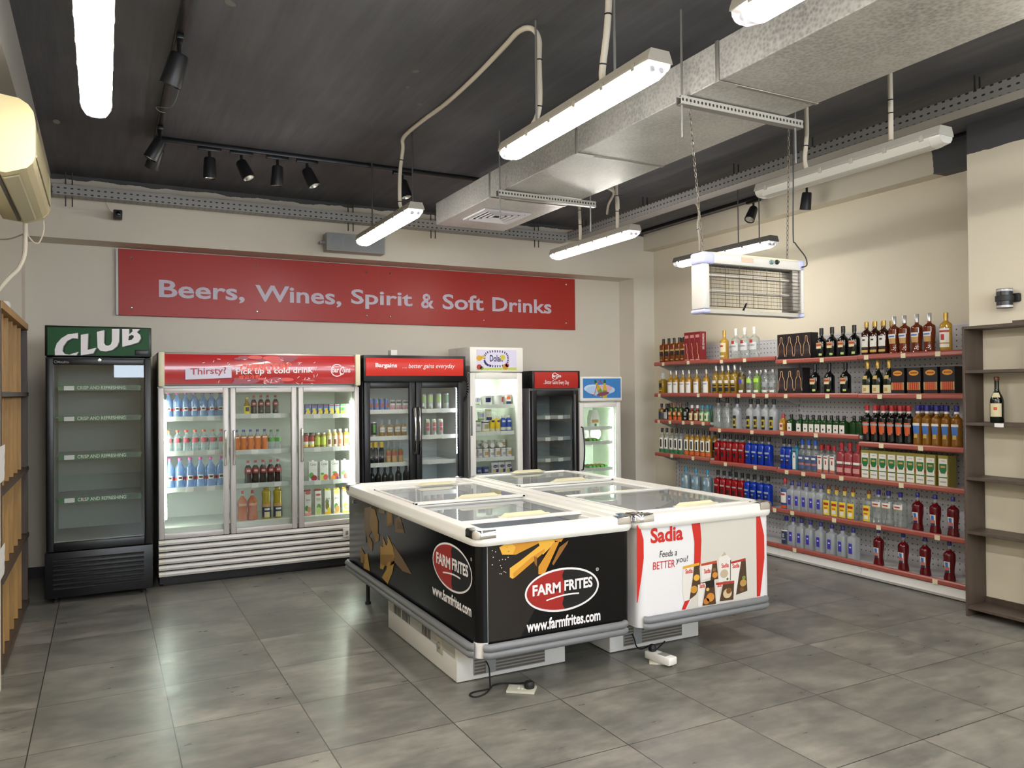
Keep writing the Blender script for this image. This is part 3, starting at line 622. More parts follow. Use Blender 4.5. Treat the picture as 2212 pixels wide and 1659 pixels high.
# printed graphics; P() maps a spot of the printed panel seen in the photo to the panel's plane
gy = FY0-.0012; gx = 1.69-.0012
def py_(px, py, k=0): p = at_y(px, py, gy-.0005*k); return (p.x, p.y, p.z)
def px_(px, py, k=0): p = at_x(px, py, gx-.0005*k); return (p.x, p.y, p.z)
def c4(x, y): return 740+x/3.073, 990+y/3.073
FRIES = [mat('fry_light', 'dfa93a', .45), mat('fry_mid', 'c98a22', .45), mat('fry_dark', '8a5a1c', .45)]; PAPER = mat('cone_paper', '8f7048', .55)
b = MB(); WARM = mat('print_brown', '1d1610', .25)
b.poly([py_(*c4(*q)) for q in ((962, 548), (1330, 500), (1330, 900), (1180, 1190), (972, 1220))], WARM)
fr = [([(1040, 590), (1130, 545), (1165, 600), (1130, 640), (1060, 640)], 0), ([(1100, 545), (1310, 520), (1310, 560), (1150, 640), (1130, 640), (1150, 590)], 1), ([(1300, 520), (1400, 505), (1410, 560), (1330, 640), (1300, 560)], 0),
      ([(1110, 730), (1180, 680), (1320, 570), (1360, 600), (1250, 680), (1130, 800), (1110, 790)], 0), ([(1130, 765), (1250, 660), (1340, 600), (1345, 618), (1140, 795)], 1),
      ([(1300, 720), (1400, 560), (1440, 550), (1340, 770), (1300, 770)], 1), ([(1390, 700), (1440, 590), (1500, 545), (1490, 570), (1400, 710)], 2), ([(1400, 510), (1490, 500), (1450, 555), (1400, 545)], 1), ([(1270, 650), (1290, 655), (1290, 720), (1275, 700)], 2)]
for k, (q, m) in enumerate(fr): b.poly([py_(*c4(*p), 1+k*.2) for p in q], FRIES[m])
for k in range(16): q = c4(random.uniform(985, 1110), random.uniform(560, 780)); p = py_(*q, 1); b.ellipse(p, X_, Z_, .003, .0025, TXTW, 6)
b.build('fries_print', F1); b = MB()
def badge(b, P, cxp, axp, azp, u, k0, flip=1):
    """oval two-colour badge: centre, half sizes in metres"""
    c = Vector(P(*cxp, k0)); nrm = Vector(P(*cxp, k0+1))-c
    b.ellipse(c, u, Z_, axp, azp, TXTW, 48); b.ellipse(c+nrm, u, Z_, axp-.011, azp-.011, BLACK, 48)
    pts = [c+nrm*2+u*(axp-.011)*math.cos(t)+Z_*(azp-.011)*math.sin(t) for t in [PI/2-.05+(PI+.1)*k/24 for k in range(25)]]
    pts += [c+nrm*2+u*(-.012+.022*math.sin(PI*k/8))*1+Z_*(azp-.013)*(-1+2*k/8) for k in range(1, 8)]
    b.poly([tuple(p) for p in pts], mat('badge_red', '9c2420', .3))
    w = axp*.8; b.text('FARM', tuple(c+nrm*3-u*w-Z_*azp*.12), u, Z_, w*.93, azp*.5, TXTW, .035); b.text('FRITES', tuple(c+nrm*3+u*.01-Z_*azp*.08), u, Z_, w*.97, azp*.5, TXTW, .035)
    b.poly([tuple(c+nrm*3+u*w*(-.55+1.1*t)+Z_*(azp*(-.42+.13*math.sin(t*2.2)))) for t in [k/10 for k in range(11)]]+[tuple(c+nrm*3+u*w*(-.55+1.1*t)+Z_*(azp*(-.36+.14*math.sin(t*2.2)))) for t in [1-k/10 for k in range(11)]], TXTW)
    b.ring(c+u*axp*.96+Z_*azp*.72+nrm, u, Z_, .009, .009, .002, TXTW, 16); b.text('R', tuple(c+u*(axp*.96-.003)+Z_*(azp*.72-.004)+nrm), u, Z_, .006, .008, TXTW)
e1 = Vector(py_(*c4(1217, 885))); e2 = Vector(py_(*c4(1708, 855))); t1 = Vector(py_(*c4(1460, 728))); t2 = Vector(py_(*c4(1460, 1016)))
badge(b, py_, c4(1462, 871), (e2.x-e1.x)/2, (t1.z-t2.z)/2, X_, 3)
b.build('badge_print', F1); b = MB(); a1, a2 = Vector(py_(*c4(1222, 1160), 3)), Vector(py_(*c4(1712, 1103), 3)); b.text('www.farmfrites.com', (a1.x, a1.y, a1.z), X_, Z_, a2.x-a1.x, .062, TXTW, .03, spacing=1)
b.build('lettering', F1); b = MB(); e = [Vector(py_(*c4(*q), 1)) for q in ((962, 548), (968, 1225))]; b.box(e[0].x-.004, e[0].x, gy-.001, gy, .3, .80, GREYP); b.build('edge_strip', F1)
b = MB(); LU = -Y_
MG = mat('print_mist', '1c2226', .25)
def cone(q, m, k=1): b.poly([px_(*c4(*p), k) for p in q], m)
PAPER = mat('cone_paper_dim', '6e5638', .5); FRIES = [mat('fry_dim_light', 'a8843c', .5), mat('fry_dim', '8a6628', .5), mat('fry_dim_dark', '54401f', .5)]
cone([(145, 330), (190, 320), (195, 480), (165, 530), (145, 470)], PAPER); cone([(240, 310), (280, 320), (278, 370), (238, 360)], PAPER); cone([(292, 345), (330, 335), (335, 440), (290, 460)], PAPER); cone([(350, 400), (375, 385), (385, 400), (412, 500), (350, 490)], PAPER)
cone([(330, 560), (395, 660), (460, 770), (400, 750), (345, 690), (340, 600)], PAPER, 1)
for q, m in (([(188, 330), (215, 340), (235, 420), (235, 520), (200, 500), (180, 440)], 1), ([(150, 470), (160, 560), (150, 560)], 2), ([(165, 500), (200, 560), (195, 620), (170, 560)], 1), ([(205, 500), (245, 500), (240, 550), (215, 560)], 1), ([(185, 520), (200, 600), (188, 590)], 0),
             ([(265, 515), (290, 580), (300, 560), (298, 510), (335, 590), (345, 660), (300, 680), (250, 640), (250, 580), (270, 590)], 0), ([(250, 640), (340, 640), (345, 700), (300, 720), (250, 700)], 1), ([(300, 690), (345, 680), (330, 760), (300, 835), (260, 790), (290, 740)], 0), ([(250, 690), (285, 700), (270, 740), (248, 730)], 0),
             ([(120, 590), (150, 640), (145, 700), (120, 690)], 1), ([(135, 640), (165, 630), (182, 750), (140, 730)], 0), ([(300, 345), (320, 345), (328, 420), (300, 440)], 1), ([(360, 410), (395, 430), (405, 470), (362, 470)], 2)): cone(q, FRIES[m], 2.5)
b.build('fries_print', F1); b = MB()
e1 = Vector(px_(*c4(592, 650))); e2 = Vector(px_(*c4(853, 770))); t1 = Vector(px_(*c4(722, 565))); t2 = Vector(px_(*c4(722, 885)))
badge(b, px_, c4(722, 725), (e1.y-e2.y)/2, (t1.z-t2.z)/2*.98, LU, 3)
b.build('badge_print', F1); b = MB(); a1, a2 = Vector(px_(*c4(596, 910), 3)), Vector(px_(*c4(855, 1072), 3)); b.text('www.farmfrites.com', (a1.x, a1.y, a2.z+.012), LU, Z_, a1.y-a2.y, .062, TXTW, .03)
b.build('lettering', F1); b = MB(); p = px_(*c4(73, 288), 2); b.lathe([(.014, 0), (.014, -.006), (0, -.008)], CHROME, p, 12, axis='x'); b.build('lock', F1)
# second freezer front
def c5(x, y): return 1240+x/3.530, 990+y/3.530
def q5(pts, k=0): return [py_(*c5(*p), k) for p in pts]
b = MB(); REDP = mat('print_brightred', 'c3281f', .35); STONE = mat('print_stone', 'cdc9c0', .4)
b.poly(q5([(965, 470), (1390, 425), (1395, 1060), (860, 1150), (930, 1000), (970, 760)]), STONE)
b.poly(q5([(478, 510), (500, 510), (530, 620), (532, 760), (515, 900), (485, 1100), (478, 1100)], 1), REDP)
b.poly(q5([(893, 478), (960, 470), (972, 620), (965, 800), (930, 980), (850, 1152), (820, 1155), (880, 1000), (915, 820), (918, 640)], 1), REDP)
b.poly(q5([(1388, 425), (1415, 423), (1450, 590), (1452, 760), (1420, 1050), (1394, 1056)], 1), REDP)
def q5t(s, x0, y0, x1, h, m, bold, slant=0):
    a = Vector(py_(*c5(x0, y0), 2)); c = Vector(py_(*c5(x1, y0), 2)); t = Vector(py_(*c5(x0, y0-h), 2)); b.text(s, a, X_, Z_, c.x-a.x, t.z-a.z, m, bold, slant)
q5t('Sadia', 585, 652, 832, 118, REDP, .03); q5t('Feeds a', 652, 758, 785, 50, BLACK, 0, .15); q5t('BETTER', 602, 852, 770, 58, REDP, 0, .05); q5t('you!', 778, 812, 866, 60, BLACK, 0, .1)
b.build('front_print', F2); b = MB()
def bag(front, side, top, foods, tx, k):
    b.poly(q5(front, k), mat('bag_front', 'dcd8d2', .4)); b.poly(q5(side, k), mat('bag_dark', '4a3320', .45)); b.poly(q5(top, k+.2), mat('bag_'+foods[0], foods[0], .4))
    for (cx_, cy_, r), c in zip(foods[2], foods[1]): b.ellipse(py_(*c5(cx_, cy_), k+.5), X_, Z_, r/3.53*.0031*1.0, r/3.53*.0026, mat('food_'+c, c, .5), 14)
    a = Vector(py_(*c5(tx[0], tx[1]), k+.6)); c = Vector(py_(*c5(tx[2], tx[1]), k+.6)); b.text('Sadia', a, X_, Z_, c.x-a.x, .028, REDP, .03)
bag([(1105, 760), (1145, 712), (1198, 770), (1190, 930), (1105, 945)], [(1190, 780), (1198, 770), (1195, 930), (1190, 930)], [(1120, 750), (1145, 712), (1165, 735)], ('b9a98f', ['b9a98f', '3c6b3a'], [(1145, 880, 36), (1170, 920, 10)]), (1125, 838, 1180), 1.2)
bag([(970, 805), (1055, 795), (1060, 900), (975, 930)], [(1055, 795), (1088, 780), (1100, 920), (1040, 930)], [(968, 805), (1088, 778), (1088, 800), (970, 822)], ('b5472a', ['c9842e', '7a5a24'], [(1075, 890, 24), (1070, 850, 16)]), (992, 880, 1042), 1.5)
bag([(1195, 790), (1275, 785), (1255, 900), (1235, 1040), (1195, 1000)], [(1275, 775), (1308, 762), (1322, 1010), (1235, 1042)], [(1195, 790), (1308, 760), (1306, 780), (1198, 805)], ('a82a26', ['b38b4a', '6d4a26', '7a8a3a'], [(1290, 950, 30), (1280, 1000, 20), (1295, 910, 16)]), (1208, 840, 1262), 1.8)
bag([(830, 830), (915, 815), (905, 920), (880, 1080), (840, 1090), (825, 1000)], [(915, 810), (955, 795), (965, 960), (930, 1040), (880, 1080)], [(830, 825), (955, 795), (955, 815), (832, 845)], ('d8a431', ['d9a53a', 'c08a30'], [(935, 910, 26), (915, 1000, 30)]), (850, 882, 905), 2.2)
bag([(1085, 955), (1140, 945), (1110, 1010), (1110, 1090), (1085, 1090)], [(1140, 940), (1222, 935), (1215, 1078), (1110, 1090)], [(1082, 950), (1222, 932), (1222, 952), (1084, 968)], ('a83a2c', ['c9b48e', '8a5a2a'], [(1170, 1030, 40), (1180, 1010, 24)]), (1092, 985, 1125), 2.6)
bag([(945, 965), (1010, 950), (985, 1030), (975, 1130), (945, 1130)], [(1010, 945), (1068, 920), (1082, 1110), (980, 1125)], [(945, 955), (1070, 922), (1068, 985), (1010, 985), (1000, 950)], ('1d1714', ['c98432', 'b5702a', 'd9b45a'], [(1040, 1060, 36), (1010, 1090, 26), (1020, 1000, 14)]), (958, 992, 998), 3.0)
b.build('food_print', F2)
# warning strip in the gap between the two freezers
b = MB(); b.box(2.6465, 2.649, 3.70, 3.76, .5, .78, mat('label_yellow', 'c7a92f', .5)); b.build('warning_label', F1)

# ---------------------------------------------------------------- sockets, plugs and leads on the floor
PL = mat('socket_plate', 'cfccbd', .4)
s = thing('floor_socket', 'cream double floor socket under the black-wrapped freezer with a plug in it', 'socket', (1.975, 3.71, 0))
R_ = Matrix.Rotation(math.radians(-38), 3, 'Z')
def rot(pts, c): return [tuple(Vector(c)+R_ @ Vector(p)) for p in pts]
b = MB(); b.prism(rot([(-.075, -.045, 0), (.075, -.045, 0), (.075, .045, 0), (-.075, .045, 0)], (1.975, 3.71, .0005)), (0, 0, .012), PL); b.build('plate', s)
b = MB()
for dx in (-.02, .0): b.prism(rot([(dx, -.012, 0), (dx+.012, -.012, 0), (dx+.012, .012, 0), (dx, .012, 0)], (1.975, 3.71, .0125)), (0, 0, .004), WHITE2)
b.build('rocker_switch', s)
pc = Vector((1.975, 3.71, 0))+R_ @ Vector((.04, .012, 0))
pg = thing('power_plug', 'black three-pin plug pushed into the cream floor socket', 'plug', (pc.x, pc.y, .0126))
b = MB(); b.lathe([(.024, .0126), (.026, .02), (.025, .04), (.018, .048), (0, .049)], BLACKM, (pc.x, pc.y, 0), 14, sq=3); b.build('plug_body', pg)
b = MB(); q0 = Vector((1.88, 3.948, .10))
lead = [q0, (1.875, 3.90, .08), (1.86, 3.86, .03), (1.83, 3.80, .006), (1.775, 3.75, .005), (1.72, 3.735, .005), (1.70, 3.77, .005), (1.73, 3.80, .005), (1.80, 3.80, .006), (1.83, 3.79, .012), (1.86, 3.82, .012), (1.92, 3.83, .008), (1.99, 3.78, .012), (pc.x-.0, pc.y+.035, .03), (pc.x, pc.y+.02, .035)]
def smooth(P, n=6):
    P = [Vector(p) for p in P]; out = []
    for i in range(len(P)-1):
        a, c = P[max(i-1, 0)], P[min(i+2, len(P)-1)]
        for k in range(n):
            t = k/n; p, q = P[i], P[i+1]; out.append(.5*((2*p)+(-a+q)*t+(2*a-5*p+4*q-c)*t*t+(-a+3*p-3*q+c)*t**3))
    return out+[P[-1]]
b.tube(smooth(lead), .0045, BLACKM, 6); b.build('lead', pg)
s2 = thing('floor_socket', 'cream floor socket under the white freezer, half hidden by a power adaptor', 'socket', (2.89, 3.70, 0))
b = MB(); b.prism(rot([(-.06, -.045, 0), (.08, -.045, 0), (.08, .045, 0), (-.06, .045, 0)], (2.89, 3.70, .0005)), (0, 0, .01), PL); b.build('plate', s2)
ex = thing('extension_block', 'white extension block lying across the floor socket under the white freezer', 'extension block', (2.88, 3.69, .0115))
b = MB(); o = len(b.v); b.box(-.036, .036, -.10, .09, 0, .045, WHITE2, .008); R2 = Matrix.Rotation(math.radians(10), 3, 'Z'); b.v = [tuple(R2 @ Vector(p)+Vector((2.885, 3.69, .0115))) for p in b.v]; b.build('block_body', ex)
b = MB(); b.box(-.022, .022, -.06, .0, .0452, .047, GREYP); b.v = [tuple(R2 @ Vector(p)+Vector((2.885, 3.69, .0115))) for p in b.v]; b.build('outlet', ex)
p2 = thing('power_plug', 'black plug standing on the white extension block', 'plug', (2.865, 3.745, .058))
b = MB(); b.lathe([(.02, .0575), (.022, .068), (.02, .085), (.012, .095), (0, .096)], BLACKM, (2.872, 3.745, 0), 12, sq=3); b.build('plug_body', p2)
b = MB(); b.tube(smooth([(2.875, 3.948, .10), (2.87, 3.92, .08), (2.85, 3.87, .05), (2.85, 3.82, .05), (2.868, 3.76, .085)]), .0045, BLACKM, 6); b.tube(smooth([(2.872, 3.75, .08), (2.90, 3.80, .06), (2.98, 3.86, .01), (3.05, 3.90, .012), (3.12, 3.94, .02)]), .004, BLACKM, 6); b.build('lead', p2)

# ---------------------------------------------------------------- bottles, boxes, cans, tubs
def curve_profile(R, H, sh, nk, rn, capz, waist=()):
    P = [(0, 0), (R*.9, 0), (R, .006)]
    for f, k in waist: P.append((R*k, f*H))
    P.append((R*(waist[-1][1] if waist and waist[-1][0] >= sh-.02 else 1), sh*H)) if not (waist and waist[-1][0] >= sh) else None
    r0, z0 = P[-1]
    for k in range(1, 7):
        t = k/6; P.append((rn+(r0-rn)*(.5+.5*math.cos(PI*t)), z0+(nk*H-z0)*(t**.9)))
    if capz*H > nk*H+.002: P.append((rn, capz*H))
    P.append((0, P[-1][1]+.0005)); return P
def rad_at(P, z):
    for (r0, z0), (r1, z1) in zip(P[1:], P[2:]):
        if z0 <= z <= z1 and z1 > z0: return r0+(r1-r0)*(z-z0)/(z1-z0)
    return P[2][0]
def patch(b, P, z0, z1, a, m, sq=2, off=.0008, c=0, rows=3):
    n = max(4, int(a*6)); vs = []
    for i in range(rows+1):
        z = z0+(z1-z0)*i/rows; R = rad_at(P, z)+off
        for k in range(n+1):
            t = -PI/2+c-a+2*a*k/n; rr = R*((abs(math.cos(t))**sq+abs(math.sin(t))**sq)**(-1/sq)) if sq != 2 else R
            vs.append((rr*math.cos(t), rr*math.sin(t), z))
    b.add(vs, [(i*(n+1)+k, i*(n+1)+k+1, (i+1)*(n+1)+k+1, (i+1)*(n+1)+k) for i in range(rows) for k in range(n)], m, True)
def done(root, *kids): KIDS[root.name] = list(kids); return root
def bottle(name, cat, R, H, body, cap, sh=.62, nk=.78, rn=.014, capz=.86, fill=None, upper=None, labels=(), sq=2, waist=(), neck=None, caph=None, capr=1.18, words=()):
    root = thing(name, '', cat); P = curve_profile(R, H, sh, nk, rn, capz, waist)
    b = MB(); b.lathe(P, body, seg=20 if sq == 2 else 28, sq=sq, fill=None if fill is None else fill*H, m2=upper); kids = [b.build('glass', root)]
    b = MB(); rc = rn*capr; zc = capz*H; b.lathe([(rc*.98, zc-.002), (rc, zc+.002), (rc, H-.002), (rc*.9, H), (0, H)], cap, seg=14); kids.append(b.build('cap', root))
    if neck: b = MB(); patch(b, P, neck[0]*H, neck[1]*H, PI, neck[2], off=.0008); kids.append(b.build('neck_sleeve', root))
    if labels:
        b = MB()
        for k, l in enumerate(labels): patch(b, P, l[0]*H, l[1]*H, l[2], l[3], sq, .0008+.0004*k, l[4] if len(l) > 4 else 0)
        for (s, z, w, h, m) in words: b.text(s, (0, 0, z*H), X_, Z_, w, h*H, m, .01, bend=rad_at(P, z*H)+.0032)
        kids.append(b.build('label', root))
    return done(root, *kids)
def liq(n, c, body=.55, t=None):
    c = lin(c)[:3]; t = t or tuple(min(1, x*1.25+.015) for x in c); return glassy(n, t, .05, .04, body, tuple(min(1, x*1.2) for x in c), .4)
AMBER = liq('amber_whisky', '7a3f14', .7); GOLD = liq('gold_liquor', 'b58a2c', .55); GOLDT = liq('gold_tequila', '9a7a24', .65); RUM = liq('pale_gold', 'c9a443', .5); BROWN = liq('brown_brandy', '6b2b10', .72); DKBR = liq('dark_brandy', '33140c', .85)
REDL = liq('red_liqueur', '8f0f16', .8); BLUEL = liq('blue_liqueur', '0d33a0', .8); TEAL = liq('teal_gin', '3f8fa8', .55); CRIM = liq('crimson', '5a0c14', .85); PINK = liq('pink_gin', 'a34248', .65); GRNB = liq('green_bottle', '1d3f1c', .8); OLIVE = liq('olive_bottle', '3a4a1e', .8)
BLKG = mat('black_glass', '0c0c0d', .12); DGRN = mat('dark_green_glass', '0d160e', .12); AQUA = liq('aqua_clear', 'a9bec6', .35)
CAPK = mat('cap_black', '18171a', .35); CAPG = mat('cap_gold', 'b9974a', .3, .5); CAPS = mat('cap_silver', 'b9b6b6', .3, .6); CAPR = mat('cap_red', 'a8242a', .35); CAPB = mat('cap_blue', '2b2a7a', .35); CAPA = mat('cap_aqua', '2f86a8', .35); CAPW = mat('cap_white', 'e4e0dc', .4); CAPBR = mat('cap_brown', '6a3a26', .4); CAPBB = mat('cap_royal', '2553a8', .35); CAPY = mat('cap_yellow', 'e3c02c', .4); CAPP = mat('cap_pink', 'd0559b', .4)
LBW = mat('label_white', 'd9d6cf', .5); LBK = mat('label_black', '161417', .45); LBG = mat('label_gold', 'b99b52', .45); LBC = mat('label_cream', 'd3c8a0', .5); LBO = mat('label_orange', 'c5562a', .5); LBGR = mat('label_green', '1f6a3a', .5); LBB = mat('label_blue', '3f6fb5', .5); LBY = mat('label_yellow_bright', 'e3c62f', .5); LBR = mat('label_red', 'a52a26', .5); LBV = mat('label_violet', '3a36a8', .45); LBN = mat('label_navy', '23304f', .5); LBTAN = mat('label_tan', 'b9905a', .5); LBL = mat('label_lime', '9fd23a', .5); LBS = mat('label_silver', '9a9ca0', .4); PINKP = mat('label_pink', 'b54d78', .5)
FX = 5.64                                                             # front of the shelves
def box_item(name, cat, w, d, h, m, faces):
    """carton facing -Y; faces(b, w, h, y) draws on the front"""
    root = thing(name, '', cat); b = MB(); b.box(-w/2, w/2, -d/2, d/2, 0, h, m, .0015, 1); kids = [b.build('carton', root)]
    b = MB(); faces(b, w, h, -d/2-.0006); kids.append(b.build('print', root)); return done(root, *kids)
def rect(b, x0, x1, z0, z1, y, m): b.poly([(x0, y, z0), (x1, y, z0), (x1, y, z1), (x0, y, z1)], m)
# makers: each returns the first of its kind
def mk_outline_box():
    GP = mat('print_copper', 'd8a878', .4)
    def f(b, w, h, y):
        for s in (-1, 1):
            P = [(.043, .14), (.043, .2), (.036, .24), (.034, .5), (.026, .6), (.013, .68), (.011, .84), (.008, .88), (0, .885)]
            b.tube([(s*x*w/.1, y, z*h) for x, z in P], .003, GP, 4)
        rect(b, -.028*w/.1, .028*w/.1, .2*h, .56*h, y, mat('print_dusk', '2a2024', .4)); rect(b, -.04*w/.1, .04*w/.1, .3*h, .4*h, y-.0004, mat('print_dusk2', '3a2c30', .4))
    return box_item('gift_box', 'gift box', .098, .10, .245, mat('box_black', '161216', .35), f)
def mk_red_box():
    def f(b, w, h, y):
        rect(b, -.03, .03, .80*h, .90*h, y, mat('print_rose', 'c98a84', .45)); b.tube([(-.012, y, .62*h), (.004, y, .45*h), (.0, y, .3*h), (.018, y, .15*h), (.022, y, .1*h)], .003, LBTAN, 4); b.ellipse((.018, y-.003, .12*h), X_, Z_, .009, .014, LBTAN, 10)
        rect(b, -.033, .033, .04*h, .07*h, y, MATS['print_rose'])
    r = box_item('whisky_box', 'whisky box', .085, .085, .315, mat('box_red', '7d1b22', .4), f); b = MB(); b.text('SIR EDWARDS', (.0431, .015, .135*.315*2.9), Z_, -Y_, .17, .026, TXTW, .01); b.v = [(.0431, p[1], p[2]) for p in b.v]
    KIDS[r.name].append(b.build('side_lettering', r)); return r
def mk_band_box():
    def f(b, w, h, y):
        b.ellipse((0, y, .80*h), X_, Z_, w*.36, h*.1, mat('print_amber', 'd08a24', .4), 24); rect(b, -w*.26, w*.26, .775*h, .825*h, y-.0005, mat('print_umber', '8a4a1c', .4))
        for k in range(7): rect(b, -w/2+w*k/7, -w/2+w*(k+.8)/7, .18*h, .46*h, y, (LBO, LBTAN)[k in (0, 6)])
    return box_item('gift_box', 'gift box', .115, .10, .215, mat('box_black', '161216', .35), f)
def mk_green_box():
    def f(b, w, h, y):
        rect(b, -w*.40, w*.40, .06*h, .90*h, y, LBW); b.poly([(-w*.36, y-.0005, .74*h), (w*.36, y-.0005, .74*h), (w*.36, y-.0005, .55*h), (w*.2, y-.0005, .44*h), (-w*.2, y-.0005, .44*h), (-w*.36, y-.0005, .55*h)], LBGR); rect(b, -w*.22, w*.22, .62*h, .68*h, y-.001, LBG)
        rect(b, -w*.40, w*.40, .30*h, .335*h, y-.0005, LBGR); rect(b, -w*.3, w*.3, .16*h, .20*h, y-.0005, LBS); rect(b, -w*.2, w*.2, .82*h, .84*h, y-.0005, LBS); rect(b, w*.41, w*.5, .42*h, .5*h, y, LBR); rect(b, -w*.5, -w*.41, .42*h, .5*h, y, LBR)
    return box_item('liquor_carton', 'liquor carton', .083, .10, .245, mat('box_gold', '8d8440', .38, .2), f)
def B(*a, **k): return lambda: bottle('liquor_bottle', 'bottle', *a, **k)
